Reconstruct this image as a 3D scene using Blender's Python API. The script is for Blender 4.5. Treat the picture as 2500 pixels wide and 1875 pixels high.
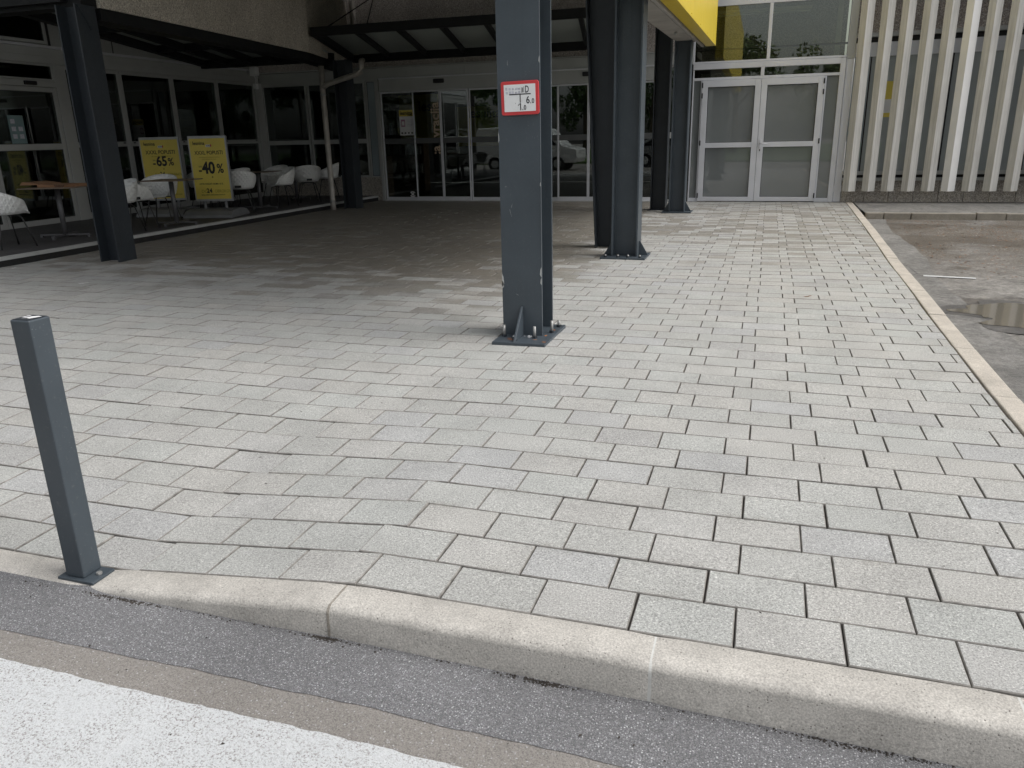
import bpy, bmesh, math, random
from mathutils import Vector, Matrix
random.seed(7)
R = math.radians
scene = bpy.context.scene
for o in list(bpy.data.objects): bpy.data.objects.remove(o)

# ------------------------------------------------------------------ camera
def cam_basis(pitch=17.7, yaw=18.0, roll=1.3):
    p, y, r = R(pitch), R(yaw), R(roll)
    fw = Vector((-math.sin(y)*math.cos(p), math.cos(y)*math.cos(p), -math.sin(p)))
    rt = Vector((math.cos(y), math.sin(y), 0)); up = rt.cross(fw)
    return fw, rt*math.cos(r)-up*math.sin(r), rt*math.sin(r)+up*math.cos(r)
CAMH = 1.41
FW, RT, UP = cam_basis()
cd = bpy.data.cameras.new('camera'); cam = bpy.data.objects.new('camera', cd)
scene.collection.objects.link(cam); scene.camera = cam
cam.matrix_world = Matrix(((RT.x, UP.x, -FW.x, 0), (RT.y, UP.y, -FW.y, 0), (RT.z, UP.z, -FW.z, CAMH), (0, 0, 0, 1)))
cd.sensor_width = 36; cd.lens = 36*1890/2500; cd.clip_start = .05; cd.clip_end = 500
def project(P):
    v = Vector(P)-Vector((0, 0, CAMH)); z = v.dot(FW)
    return (1250+1890*v.dot(RT)/z, 937.5-1890*v.dot(UP)/z, z)

# ------------------------------------------------------------------ world, sun, exposure
SUN_EL, SUN_AZ = 55.0, 86.0        # azimuth clockwise from +Y: the light comes from high on the right
w = bpy.data.worlds.new('World'); scene.world = w; w.use_nodes = True
nt = w.node_tree; nt.nodes.clear()
sky = nt.nodes.new('ShaderNodeTexSky'); sky.sky_type = 'NISHITA'; sky.sun_disc = False
sky.sun_elevation = R(SUN_EL); sky.sun_rotation = R(SUN_AZ); sky.air_density = 1.0; sky.dust_density = 4.0; sky.ozone_density = 1.0
hs = nt.nodes.new('ShaderNodeHueSaturation'); hs.inputs['Saturation'].default_value = .20
bg = nt.nodes.new('ShaderNodeBackground'); bg.inputs['Strength'].default_value = .15
out = nt.nodes.new('ShaderNodeOutputWorld')
nt.links.new(sky.outputs[0], hs.inputs['Color']); nt.links.new(hs.outputs[0], bg.inputs['Color']); nt.links.new(bg.outputs[0], out.inputs['Surface'])
sd = bpy.data.lights.new('sun', 'SUN'); sd.energy = 1.0; sd.angle = R(40); sd.color = (1, .97, .93)
sun = bpy.data.objects.new('sun', sd); scene.collection.objects.link(sun)
az, el = R(SUN_AZ), R(SUN_EL)
sdir = Vector((math.sin(az)*math.cos(el), math.cos(az)*math.cos(el), math.sin(el)))
sun.rotation_euler = sdir.to_track_quat('Z', 'Y').to_euler(); sun.location = sdir*60
scene.render.engine = 'CYCLES'
vs = scene.view_settings; vs.view_transform = 'Standard'; vs.look = 'None'; vs.gamma = 1; vs.use_curve_mapping = False; vs.exposure = 0.27

# ------------------------------------------------------------------ object helpers
COL = scene.collection
BASE = {}; WM = {}
def base_of(o): return BASE.get(o.name, Vector((0, 0, 0))) if o else Vector((0, 0, 0))
def tag(o, label=None, cat=None, group=None, kind=None):
    if label: o['label'] = label
    if cat: o['category'] = cat
    if group: o['group'] = group
    if kind: o['kind'] = kind
    return o
def thing(name, label, cat, loc=(0, 0, 0), group=None):
    o = bpy.data.objects.new(name, None); COL.objects.link(o); o.location = loc; o.empty_display_size = .1
    BASE[o.name] = Vector(loc)
    return tag(o, label, cat, group)
class MB:
    def __init__(s): s.v = []; s.f = []; s.sm = []
    def add(s, vs_, fs, smooth=False):
        b = len(s.v); s.v += [tuple(p) for p in vs_]; s.f += [tuple(i+b for i in f) for f in fs]; s.sm += [smooth]*len(fs); return s
    def box(s, x0, x1, y0, y1, z0, z1):
        return s.add([(x0,y0,z0),(x1,y0,z0),(x1,y1,z0),(x0,y1,z0),(x0,y0,z1),(x1,y0,z1),(x1,y1,z1),(x0,y1,z1)],
                     [(0,3,2,1),(4,5,6,7),(0,1,5,4),(1,2,6,5),(2,3,7,6),(3,0,4,7)])
    def hexa(s, p):      # 8 corners, bottom ring then top ring
        return s.add(p, [(0,3,2,1),(4,5,6,7),(0,1,5,4),(1,2,6,5),(2,3,7,6),(3,0,4,7)])
    def prism(s, poly, axis, a, b):   # convex or simple polygon swept along an axis from a to b
        n = len(poly)
        def P(p, t): return {'z': (p[0], p[1], t), 'y': (p[0], t, p[1]), 'x': (t, p[0], p[1])}[axis]
        return s.add([P(p, a) for p in poly]+[P(p, b) for p in poly],
                     [tuple(range(n))[::-1], tuple(range(n, 2*n))]+[(i, (i+1) % n, n+(i+1) % n, n+i) for i in range(n)])
    def tube(s, path, r, n=10, cap=True):
        path = [Vector(p) for p in path]; rings = []; vs_ = []
        rr = r if isinstance(r, (list, tuple)) else [r]*len(path)
        for i, p in enumerate(path):
            d = (path[min(i+1, len(path)-1)]-path[max(i-1, 0)]).normalized()
            a = d.cross(Vector((0, 0, 1)) if abs(d.z) < .95 else Vector((1, 0, 0))).normalized(); b = d.cross(a)
            for k in range(n):
                t = 2*math.pi*k/n; vs_.append(p+(a*math.cos(t)+b*math.sin(t))*rr[i])
        fs = [(i*n+k, i*n+(k+1) % n, (i+1)*n+(k+1) % n, (i+1)*n+k) for i in range(len(path)-1) for k in range(n)]
        s.add(vs_, fs, True)
        if cap:
            m = len(path)-1; b0 = len(s.v)-len(vs_)
            s.f += [tuple(b0+k for k in range(n))[::-1], tuple(b0+m*n+k for k in range(n))]; s.sm += [False, False]
        return s
    def mesh(s, name, mat, off=Vector((0, 0, 0))):
        me = bpy.data.meshes.new(name); me.from_pydata([(x-off.x, y-off.y, z-off.z) for x, y, z in s.v], [], s.f)
        me.update()
        bm = bmesh.new(); bm.from_mesh(me); bmesh.ops.recalc_face_normals(bm, faces=bm.faces); bm.to_mesh(me); bm.free()
        for p, k in zip(me.polygons, s.sm): p.use_smooth = k
        if mat: me.materials.append(mat)
        return me
    def build(s, name, mat, parent=None, bevel=0, **tags):
        off = base_of(parent); o = bpy.data.objects.new(name, s.mesh(name, mat, off)); COL.objects.link(o)
        if parent: o.parent = parent; BASE[o.name] = off
        if bevel:
            m = o.modifiers.new('bevel', 'BEVEL'); m.width = bevel; m.segments = 2; m.limit_method = 'ANGLE'; m.angle_limit = R(40)
        if tags: tag(o, **tags)
        return o
def box(name, mat, parent, x0, x1, y0, y1, z0, z1, bevel=0, **tags):
    return MB().box(min(x0,x1), max(x0,x1), min(y0,y1), max(y0,y1), min(z0,z1), max(z0,z1)).build(name, mat, parent, bevel, **tags)
def text_mesh(s, size, mat, thick=.0015, bold=0, align='LEFT', sx=1.0):
    cu = bpy.data.curves.new('lettering', 'FONT'); cu.body = s; cu.size = size; cu.extrude = thick; cu.offset = bold
    cu.align_x = align; cu.resolution_u = 3
    t = bpy.data.objects.new('lettering', cu); COL.objects.link(t)
    bpy.context.view_layer.update()
    me = bpy.data.meshes.new_from_object(t.evaluated_get(bpy.context.evaluated_depsgraph_get()))
    bpy.data.objects.remove(t); bpy.data.curves.remove(cu)
    if sx != 1:
        for v in me.vertices: v.co.x *= sx
    me.materials.clear(); me.materials.append(mat); me.name = 'lettering'
    return me
def place(name, me, M, parent):
    o = bpy.data.objects.new(name, me); COL.objects.link(o); o.parent = parent
    pm = WM.get(parent.name, Matrix.Translation(base_of(parent)))
    o.matrix_local = pm.inverted() @ M; WM[o.name] = M.copy()
    return o
def frame_matrix(o, u, v):      # local x along u, local y along v
    u = Vector(u).normalized(); v = Vector(v).normalized(); n = u.cross(v)
    return Matrix(((u.x, v.x, n.x, o[0]), (u.y, v.y, n.y, o[1]), (u.z, v.z, n.z, o[2]), (0, 0, 0, 1)))
def copy_tree(o, parent=None):
    c = o.copy(); COL.objects.link(c)
    if parent: c.parent = parent
    for ch in list(o.children): copy_tree(ch, c)
    return c

# ------------------------------------------------------------------ materials
class NT:
    def __init__(s, name):
        s.m = bpy.data.materials.new(name); s.m.use_nodes = True; s.t = s.m.node_tree
        s.b = s.t.nodes['Principled BSDF']; s._pos = None
    def n(s, typ, **kw):
        x = s.t.nodes.new(typ)
        for k, v in kw.items():
            if hasattr(x, k) and not k[0].isupper(): setattr(x, k, v)
        return x
    def link(s, a, b): s.t.links.new(a, b)
    def pos(s):
        if not s._pos: s._pos = s.n('ShaderNodeNewGeometry').outputs['Position']
        return s._pos
    def objco(s): return s.n('ShaderNodeTexCoord').outputs['Object']
    def mapping(s, vec, scale=(1, 1, 1), rot=(0, 0, 0), loc=(0, 0, 0)):
        x = s.n('ShaderNodeMapping'); s.link(vec, x.inputs['Vector']); x.inputs['Scale'].default_value = scale
        x.inputs['Rotation'].default_value = rot; x.inputs['Location'].default_value = loc; return x.outputs[0]
    def noise(s, vec, scale, detail=3, rough=.55, dist=0):
        x = s.n('ShaderNodeTexNoise'); s.link(vec, x.inputs['Vector']); x.inputs['Scale'].default_value = scale
        x.inputs['Detail'].default_value = detail; x.inputs['Roughness'].default_value = rough; x.inputs['Distortion'].default_value = dist
        return x.outputs['Fac']
    def voro(s, vec, scale, out='Distance', feature='F1'):
        x = s.n('ShaderNodeTexVoronoi'); x.feature = feature; s.link(vec, x.inputs['Vector']); x.inputs['Scale'].default_value = scale
        return x.outputs[out]
    def ramp(s, fac, stops, interp='LINEAR'):
        x = s.n('ShaderNodeValToRGB'); s.link(fac, x.inputs['Fac']); e = x.color_ramp.elements; x.color_ramp.interpolation = interp
        while len(e) < len(stops): e.new(.5)
        for q, (p, c) in zip(e, stops):
            q.position = p; q.color = (c, c, c, 1) if isinstance(c, (int, float)) else (*c, 1)
        return x.outputs['Color']
    def mix(s, fac, a, b, mode='MIX'):
        x = s.n('ShaderNodeMix'); x.data_type = 'RGBA'; x.blend_type = mode
        for sock, val in ((x.inputs['Factor'], fac), (x.inputs['A'], a), (x.inputs['B'], b)) if False else ((x.inputs[0], fac), (x.inputs[6], a), (x.inputs[7], b)):
            if hasattr(val, 'links') or isinstance(val, bpy.types.NodeSocket): s.link(val, sock)
            elif isinstance(val, (int, float)): sock.default_value = val if sock.type == 'VALUE' else (val, val, val, 1)
            else: sock.default_value = (*val, 1)
        return x.outputs[2]
    def math(s, op, a, b=None, clamp=False):
        x = s.n('ShaderNodeMath'); x.operation = op; x.use_clamp = clamp
        for sock, val in ((x.inputs[0], a), (x.inputs[1], b)):
            if val is None: continue
            if isinstance(val, bpy.types.NodeSocket): s.link(val, sock)
            else: sock.default_value = val
        return x.outputs[0]
    def col(s, c):
        if isinstance(c, bpy.types.NodeSocket): s.link(c, s.b.inputs['Base Color'])
        else: s.b.inputs['Base Color'].default_value = (*c, 1)
        return s
    def rough(s, r):
        if isinstance(r, bpy.types.NodeSocket): s.link(r, s.b.inputs['Roughness'])
        else: s.b.inputs['Roughness'].default_value = r
        return s
    def bump(s, h, strength=.3, dist=.01):
        x = s.n('ShaderNodeBump'); s.link(h, x.inputs['Height']); x.inputs['Strength'].default_value = strength; x.inputs['Distance'].default_value = dist
        s.link(x.outputs[0], s.b.inputs['Normal']); return s
def plain(name, c, rough=.5, metal=0, spec=.5, var=.08, scale=6, bump=0, bscale=120):
    n = NT(name); p = n.pos()
    k = n.noise(p, scale, 4); n.col(n.mix(n.ramp(k, [(.3, 0), (.7, 1)]), tuple(x*(1-var) for x in c), tuple(min(1, x*(1+var)) for x in c)))
    n.rough(n.math('ADD', n.math('MULTIPLY', n.noise(p, 25, 3), .2), rough-.1)); n.b.inputs['Metallic'].default_value = metal; n.b.inputs['Specular IOR Level'].default_value = spec
    if bump: n.bump(n.noise(p, bscale, 3), bump, .003)
    return n.m

def make_paver(island):
    n = NT('concrete_paver_field' if island else 'concrete_paver'); p = n.pos()
    rnd = n.n('ShaderNodeNewGeometry').outputs['Random Per Island'] if island else n.n('ShaderNodeObjectInfo').outputs['Random']
    tone = n.ramp(rnd, [(0, (.395, .395, .375)), (.12, (.425, .425, .405)), (.3, (.42, .427, .408)), (.5, (.437, .433, .413)), (.75, (.43, .422, .398)), (.92, (.417, .42, .415)), (1, (.39, .385, .37))])
    sp = n.noise(p, 210, 3, .75); spec = n.ramp(sp, [(.30, .34), (.42, .84), (.58, 1.07), (.70, 1.9)])
    c = n.mix(1.0, n.mix(1.0, tone, (1.0, 1.0, 1.0), 'MULTIPLY'), spec, 'MULTIPLY')
    sp2 = n.noise(p, 120, 2, .6); c = n.mix(1.0, c, n.ramp(sp2, [(.3, .74), (.7, 1.22)]), 'MULTIPLY')
    blot = n.noise(p, 2.6, 5, .6); c = n.mix(1.0, c, n.ramp(blot, [(.3, .88), (.7, 1.08)]), 'MULTIPLY')
    # worn film of brown dirt and damp: under the roof stone by stone and by the doors, roof shade painted in
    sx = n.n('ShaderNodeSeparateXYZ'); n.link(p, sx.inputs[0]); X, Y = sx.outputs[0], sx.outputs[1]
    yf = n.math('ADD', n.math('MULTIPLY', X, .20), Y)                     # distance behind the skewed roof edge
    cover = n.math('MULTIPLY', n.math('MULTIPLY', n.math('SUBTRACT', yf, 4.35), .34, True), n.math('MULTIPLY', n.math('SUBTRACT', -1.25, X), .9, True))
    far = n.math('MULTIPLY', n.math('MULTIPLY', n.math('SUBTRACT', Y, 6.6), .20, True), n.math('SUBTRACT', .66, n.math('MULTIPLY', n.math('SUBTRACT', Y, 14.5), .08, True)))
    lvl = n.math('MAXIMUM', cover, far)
    rn2 = n.math('FRACT', n.math('MULTIPLY', rnd, 37.7))
    st = n.noise(n.mapping(p, (1, 2.6, 1)), 2.6, 5, .65)
    field = n.math('ADD', n.math('MULTIPLY', st, .62), n.math('MULTIPLY', rn2, .50))
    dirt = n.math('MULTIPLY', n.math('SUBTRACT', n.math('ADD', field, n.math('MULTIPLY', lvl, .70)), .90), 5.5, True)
    rowf = n.math('ABSOLUTE', n.math('SUBTRACT', n.math('FRACT', n.math('MULTIPLY', n.math('SUBTRACT', Y, 1.984), 1/.2062)), .5))
    edge = n.math('MULTIPLY', n.math('SUBTRACT', rowf, .43), 14.0, True)
    dirt = n.math('MULTIPLY', dirt, n.math('SUBTRACT', 1.0, n.math('MULTIPLY', edge, .55)))
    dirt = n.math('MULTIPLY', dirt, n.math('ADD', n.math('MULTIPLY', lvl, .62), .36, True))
    c = n.mix(n.math('MULTIPLY', lvl, .22), c, n.mix(1.0, c, (.68, .665, .64), 'MULTIPLY'))  # even darkening with the level: roof shade put into the stone colour
    c = n.mix(dirt, c, n.mix(1.0, c, (.57, .525, .465), 'MULTIPLY'))  # brown dirt stain, deepened to carry some of the roof shade
    # grime creeping in from the joints
    gr = n.math('MULTIPLY', n.math('MULTIPLY', n.math('SUBTRACT', rowf, .30), 5.0, True), n.ramp(n.noise(p, 5.5, 5, .7), [(.50, 0), (.66, 1)]))
    c = n.mix(n.math('MULTIPLY', gr, .45), c, n.mix(1.0, c, (.60, .57, .52), 'MULTIPLY'))
    # rusty smudge specks
    ru = n.ramp(n.noise(p, 1.1, 6, .7), [(.66, 0), (.76, .35)]); c = n.mix(ru, c, n.mix(1.0, c, (.95, .80, .60), 'MULTIPLY'))
    # dirt rubbed into the edges of each stone: fine dark pits
    pit = n.ramp(n.voro(p, 95), [(.05, .45), (.14, 1)]); pm = n.ramp(n.noise(p, 30, 2), [(.5, 0), (.62, 1)])
    c = n.mix(pm, c, n.mix(1.0, c, pit, 'MULTIPLY'))
    n.col(c); n.rough(n.math('SUBTRACT', .86, n.math('MULTIPLY', dirt, .30)))
    n.bump(n.noise(p, 260, 3, .7), .35, .003)
    return n.m
def make_asphalt(name, dark, light, fleck, warm=(1, 1, 1), bump=.6, fs=150, ft=.60, mott=0):
    n = NT(name); p = n.pos()
    c = n.mix(n.ramp(n.noise(p, 260, 3, .7), [(.35, 0), (.65, 1)]), tuple(dark*a for a in warm), tuple(light*a for a in warm))
    fl = n.n('ShaderNodeTexVoronoi'); n.link(p, fl.inputs['Vector']); fl.inputs['Scale'].default_value = fs
    sel = n.ramp(n.n('ShaderNodeSeparateColor').outputs[0], [(0, 0), (1, 1)]) if False else None
    sc = n.n('ShaderNodeSeparateColor'); n.link(fl.outputs['Color'], sc.inputs[0])
    m1 = n.math('GREATER_THAN', sc.outputs[0], ft); m2 = n.ramp(fl.outputs['Distance'], [(.25, 1), (.45, 0)])
    mk = n.math('MULTIPLY', m1, m2)
    c = n.mix(mk, c, n.mix(sc.outputs[1], tuple(fleck*.55*a for a in warm), (fleck, fleck, fleck*1.02)))
    f2 = n.n('ShaderNodeTexVoronoi'); n.link(p, f2.inputs['Vector']); f2.inputs['Scale'].default_value = fs*2.1
    s3 = n.n('ShaderNodeSeparateColor'); n.link(f2.outputs['Color'], s3.inputs[0])
    c = n.mix(n.math('MULTIPLY', n.math('GREATER_THAN', s3.outputs[0], .55), .65), c, n.mix(s3.outputs[1], tuple(dark*.6*a for a in warm), tuple(fleck*.6*a for a in warm)))
    c = n.mix(1.0, c, n.ramp(n.noise(p, 1.3, 5, .6), [(.3, .82), (.7, 1.14)]), 'MULTIPLY')
    if mott:
        c = n.mix(1.0, c, n.ramp(n.noise(p, 17, 5, .75), [(.32, 1-mott), (.68, 1+mott)]), 'MULTIPLY'); c = n.mix(1.0, c, n.ramp(n.noise(p, 3.2, 5, .65), [(.35, 1-mott*.6), (.65, 1+mott*.5)]), 'MULTIPLY')
        ck = n.ramp(n.voro(n.mapping(p, (1, 1, 1)), 1.1, 'Distance', 'DISTANCE_TO_EDGE'), [(.004, .35), (.012, 1)]); c = n.mix(n.ramp(n.noise(p, .6, 2), [(.45, 0), (.6, .8)]), c, n.mix(1.0, c, ck, 'MULTIPLY'))
    n.col(c); n.rough(.88); n.bump(n.math('ADD', n.noise(p, 190, 3, .7), n.math('MULTIPLY', mk, .35)), bump, .006)
    return n
def make_pebble(name, c0, c1, c2, bump=.9, sc=70):
    n = NT(name); p = n.pos()
    v = n.n('ShaderNodeTexVoronoi'); n.link(p, v.inputs['Vector']); v.inputs['Scale'].default_value = sc
    s2 = n.n('ShaderNodeSeparateColor'); n.link(v.outputs['Color'], s2.inputs[0])
    c = n.mix(s2.outputs[0], c0, c1); c = n.mix(n.math('GREATER_THAN', s2.outputs[1], .75), c, c2)
    c = n.mix(n.ramp(v.outputs['Distance'], [(.48, 0), (.8, .7)]), c, tuple(x*.4 for x in c0))
    c = n.mix(1.0, c, n.ramp(n.noise(p, .9, 5, .6), [(.3, .8), (.7, 1.12)]), 'MULTIPLY')
    n.col(c); n.rough(.85)
    n.bump(n.math('SUBTRACT', 1.0, v.outputs['Distance']), bump, .012)
    return n.m
def make_kerb(name, c, pits=True):
    n = NT(name); p = n.pos()
    k = n.mix(n.ramp(n.noise(p, 230, 2, .6), [(.3, .8), (.7, 1.18)]), (0, 0, 0), c, 'MIX') if False else n.mix(1.0, c, n.ramp(n.noise(p, 170, 3, .7), [(.3, .64), (.7, 1.30)]), 'MULTIPLY')
    k = n.mix(1.0, k, n.ramp(n.noise(p, 5, 6, .72), [(.3, .74), (.70, 1.12)]), 'MULTIPLY')
    v = n.n('ShaderNodeTexVoronoi'); n.link(p, v.inputs['Vector']); v.inputs['Scale'].default_value = 105
    s2 = n.n('ShaderNodeSeparateColor'); n.link(v.outputs['Color'], s2.inputs[0])
    pt = n.math('MULTIPLY', n.math('GREATER_THAN', s2.outputs[0], .76), n.ramp(v.outputs['Distance'], [(.15, 1), (.30, 0)]))
    pt = n.math('MULTIPLY', pt, n.ramp(n.noise(p, 16, 3, .6), [(.42, .1), (.58, 1)]))
    k = n.mix(n.math('MULTIPLY', pt, .80), k, (.09, .08, .07))
    n.col(k); n.rough(.85)
    n.bump(n.math('SUBTRACT', n.noise(p, 160, 3), n.math('MULTIPLY', pt, 1.2)), .35, .004)
    return n.m
def make_paint(name, c, rough=.42, scr=(.45, .47, .47), amount=.70, metal=0):
    n = NT(name); p = n.pos()
    base = n.mix(1.0, c, n.ramp(n.noise(p, 3, 4, .6), [(.3, .88), (.7, 1.12)]), 'MULTIPLY')
    st = n.noise(n.mapping(p, (26, 26, 5), (.3, .2, 0)), 6, 2, .5, 1.5); area = n.noise(p, 5, 2)
    f = n.math('MULTIPLY', n.ramp(st, [(amount, 0), (amount+.015, 1)]), n.ramp(area, [(.56, 0), (.60, 1)]))
    base = n.mix(n.math('MULTIPLY', f, .7), base, scr)
    du = n.ramp(n.noise(p, 55, 4, .7), [(.60, 0), (.75, .18)]); base = n.mix(du, base, (.30, .28, .25))
    sk = n.ramp(n.noise(p, 170, 2, .6), [(.70, 0), (.74, .55)]); base = n.mix(n.math('MULTIPLY', sk, n.ramp(n.noise(p, 3.5, 3), [(.45, 0), (.6, 1)])), base, (.38, .38, .36))
    run = n.ramp(n.noise(n.mapping(p, (22, 22, .7)), 1, 4, .6), [(.55, 0), (.75, .30)]); base = n.mix(run, base, n.mix(1.0, base, (.62, .60, .58), 'MULTIPLY'))
    n.col(base); n.rough(n.math('ADD', n.math('MULTIPLY', n.noise(p, 14, 4), .2), rough-.1)); n.b.inputs['Metallic'].default_value = metal
    n.bump(n.noise(p, 140, 2), .06, .002)
    return n.m
def make_glass(name, tint, refl=1.0, rough=.0, alpha=.0):
    # a pane: mostly clear with a mirror reflection that grows towards grazing angles
    n = NT(name); t = n.t; t.nodes.remove(n.b); o = t.nodes['Material Output']
    tr = n.n('ShaderNodeBsdfTransparent'); tr.inputs['Color'].default_value = (*tint, 1)
    gl = n.n('ShaderNodeBsdfGlossy'); gl.inputs['Roughness'].default_value = rough; gl.inputs['Color'].default_value = (.92, .97, .95, 1)
    fr = n.n('ShaderNodeFresnel'); fr.inputs['IOR'].default_value = 1.5
    bn = n.n('ShaderNodeBump'); bn.inputs['Strength'].default_value = .02; bn.inputs['Distance'].default_value = .02; n.link(n.noise(n.pos(), 1.2, 1), bn.inputs['Height']); n.link(bn.outputs[0], gl.inputs['Normal'])
    mx = n.n('ShaderNodeMixShader'); n.link(n.math('MULTIPLY', fr.outputs[0], refl, True), mx.inputs[0]); n.link(tr.outputs[0], mx.inputs[1]); n.link(gl.outputs[0], mx.inputs[2])
    n.link(mx.outputs[0], o.inputs['Surface'])
    return n.m
def make_frosted(name, c):
    n = NT(name); p = n.pos()
    n.col(n.mix(1.0, c, n.ramp(n.noise(p, 1.1, 3), [(.3, .9), (.7, 1.08)]), 'MULTIPLY')); n.rough(.5)
    n.b.inputs['Coat Weight'].default_value = 1.0; n.b.inputs['Coat Roughness'].default_value = .01; n.b.inputs['Coat IOR'].default_value = 1.7
    return n.m

M = {}
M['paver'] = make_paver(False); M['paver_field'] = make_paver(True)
M['edge_dirt'] = plain('dirty_paver_edge', (.24, .228, .21), .95, var=.35, scale=25)
M['sand'] = plain('joint_sand', (.050, .043, .037), .95, var=.3, scale=40)
M['asphalt_new'] = make_asphalt('new_asphalt', .10, .225, .64, (1, 1, 1.03), .7, 150, .66).m
M['asphalt_old'] = make_asphalt('old_asphalt', .18, .31, .50, (1.05, .98, .90), .5, 130, .70).m
def road_paint():
    n = make_asphalt('white_road_paint', .80, .90, .95, (1, 1, 1), .7, 150, .8); p = n.pos()
    hole = n.math('MULTIPLY', n.ramp(n.noise(p, 150, 4, .75), [(.525, 0), (.61, 1)]), n.ramp(n.noise(p, 7, 4, .6), [(.34, .35), (.56, 1)]))
    old = n.b.inputs['Base Color'].links[0].from_socket
    n.col(n.mix(hole, n.mix(.75, old, (.56, .58, .59)), (.25, .23, .22))); return n.m
M['road_paint'] = road_paint()
def lot_mat():
    n = make_asphalt('parking_asphalt', .17, .29, .42, (1.04, .99, .92), .9, 90, .75, .42); p = n.pos()
    old = n.b.inputs['Base Color'].links[0].from_socket
    sx = n.n('ShaderNodeSeparateXYZ'); n.link(p, sx.inputs[0])
    wet = n.ramp(n.noise(n.mapping(p, (.6, .8, 1)), .9, 6, .6), [(.50, 0), (.56, 1)])
    c = n.mix(wet, old, n.mix(1.0, old, (.48, .455, .43), 'MULTIPLY'))
    near = n.math('MULTIPLY', n.math('SUBTRACT', sx.outputs[1], 9.0), .5, True)
    deb = n.math('MULTIPLY', n.ramp(n.noise(p, 1.3, 5, .6), [(.34, 0), (.48, 1)]), near)
    deb2 = n.math('MULTIPLY', deb, n.ramp(n.noise(p, 38, 5, .8), [(.40, 0), (.52, 1)]))
    c = n.mix(n.math('MULTIPLY', deb2, .92), c, n.mix(n.ramp(n.noise(p, 60, 4, .7), [(.35, 0), (.65, 1)]), (.036, .028, .021), (.17, .138, .10)))
    n.col(c); n.rough(n.math('SUBTRACT', .85, n.math('MULTIPLY', wet, .25))); return n.m
M['lot'] = lot_mat()
M['lot_strip'] = make_asphalt('patched_asphalt', .15, .25, .38, (1.02, .99, .94), .8, 100, .78, .35).m
M['walk'] = make_asphalt('walkway_asphalt', .17, .26, .34, (1.03, 1, .94), .5, 110, .85, .35).m
M['kerb'] = make_kerb('beige_concrete_kerb', (.535, .51, .468))
M['kerb2'] = make_kerb('flat_beige_kerb', (.53, .485, .425))
M['kerb_old'] = make_kerb('old_grey_kerb', (.30, .275, .235))
M['mortar'] = plain('pale_mortar', (.60, .60, .57), .9, var=.1, scale=30)
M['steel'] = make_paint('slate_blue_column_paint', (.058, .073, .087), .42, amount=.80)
M['steel_d'] = make_paint('dark_shaded_column_paint', (.024, .030, .037), .5, amount=.82)  # darker column paint; on the terrace columns it stands in for roof shade
M['bolt'] = plain('galvanised_bolt', (.36, .36, .35), .45, .5)
M['black_steel'] = plain('black_canopy_steel', (.009, .010, .011), .6, 0, .3, .15)
M['alu'] = plain('silver_aluminium', (.70, .71, .745), .38, .25, var=.05, scale=3)
M['alu_dull'] = plain('dull_aluminium_panel', (.47, .48, .47), .45, .15, var=.06, scale=2)
M['alu_edge'] = plain('terrace_edge_strip', (.52, .53, .52), .5, .2)
M['gasket'] = plain('black_gasket', (.015, .015, .016), .6)
M['slat'] = plain('cream_slat_paint', (.60, .59, .56), .42, .05, var=.06, scale=2.5)
def streaky(mat_, amt):
    t = mat_.node_tree; n = NT.__new__(NT); n.m = mat_; n.t = t; n.b = t.nodes['Principled BSDF']; n._pos = None
    old = n.b.inputs['Base Color'].links[0].from_socket
    st = n.ramp(n.noise(n.mapping(n.pos(), (30, 30, 1.1)), 1, 5, .65), [(.42, 1.0), (.72, 1-amt)]); n.col(n.mix(1.0, old, st, 'MULTIPLY')); return mat_
streaky(M['slat'], .28); M['slat_w'] = plain('white_slat_paint', (.80, .80, .79), .35, .1, var=.04, scale=2.5)
M['pebble'] = make_pebble('washed_pebble_concrete', (.50, .46, .395), (.62, .57, .49), (.72, .68, .60), .8, 62)
M['pebble_b'] = make_pebble('brown_pebble_concrete', (.36, .325, .30), (.50, .455, .425), (.62, .58, .55), 1.0, 55)
M['plinth'] = make_pebble('grey_pebble_plinth', (.38, .35, .31), (.50, .46, .41), (.60, .56, .51), .3, 60)
M['yellow'] = plain('yellow_fascia_sheet', (.80, .60, .045), .35, 0, .5, .03, 1.5)
streaky(M['yellow'], .14); M['concrete'] = plain('grey_beam_concrete', (.36, .345, .32), .8, 0, .3, .15, 3, .3)
M['soffit'] = plain('pale_soffit_board', (.62, .61, .58), .8, 0, .3, .15, 1.5)
M['glass'] = make_glass('shop_window_glass', (.55, .59, .58), 1.9)
def dusty_glass():
    m_ = make_glass('dusty_canopy_glass', (.72, .78, .76), 1.6); t = m_.node_tree; o = t.nodes['Material Output']; sh_ = o.inputs['Surface'].links[0].from_socket
    d = t.nodes.new('ShaderNodeBsdfDiffuse'); d.inputs['Color'].default_value = (.62, .66, .64, 1); tl = t.nodes.new('ShaderNodeBsdfTranslucent'); tl.inputs['Color'].default_value = (.62, .66, .64, 1)
    a = t.nodes.new('ShaderNodeMixShader'); a.inputs[0].default_value = .4; t.links.new(d.outputs[0], a.inputs[1]); t.links.new(tl.outputs[0], a.inputs[2])
    b = t.nodes.new('ShaderNodeMixShader'); b.inputs[0].default_value = .62; t.links.new(sh_, b.inputs[1]); t.links.new(a.outputs[0], b.inputs[2]); t.links.new(b.outputs[0], o.inputs['Surface']); return m_
M['glass_clear'] = dusty_glass()
M['glass_up'] = make_glass('upper_window_glass', (.74, .76, .68), 2.5)
M['frost'] = make_frosted('grey_frosted_glass', (.165, .180, .178))
M['frost_s'] = make_frosted('slat_window_frosted_glass', (.36, .395, .40)); M['frost_b'] = make_frosted('blue_grey_frosted_glass', (.27, .33, .36))
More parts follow.
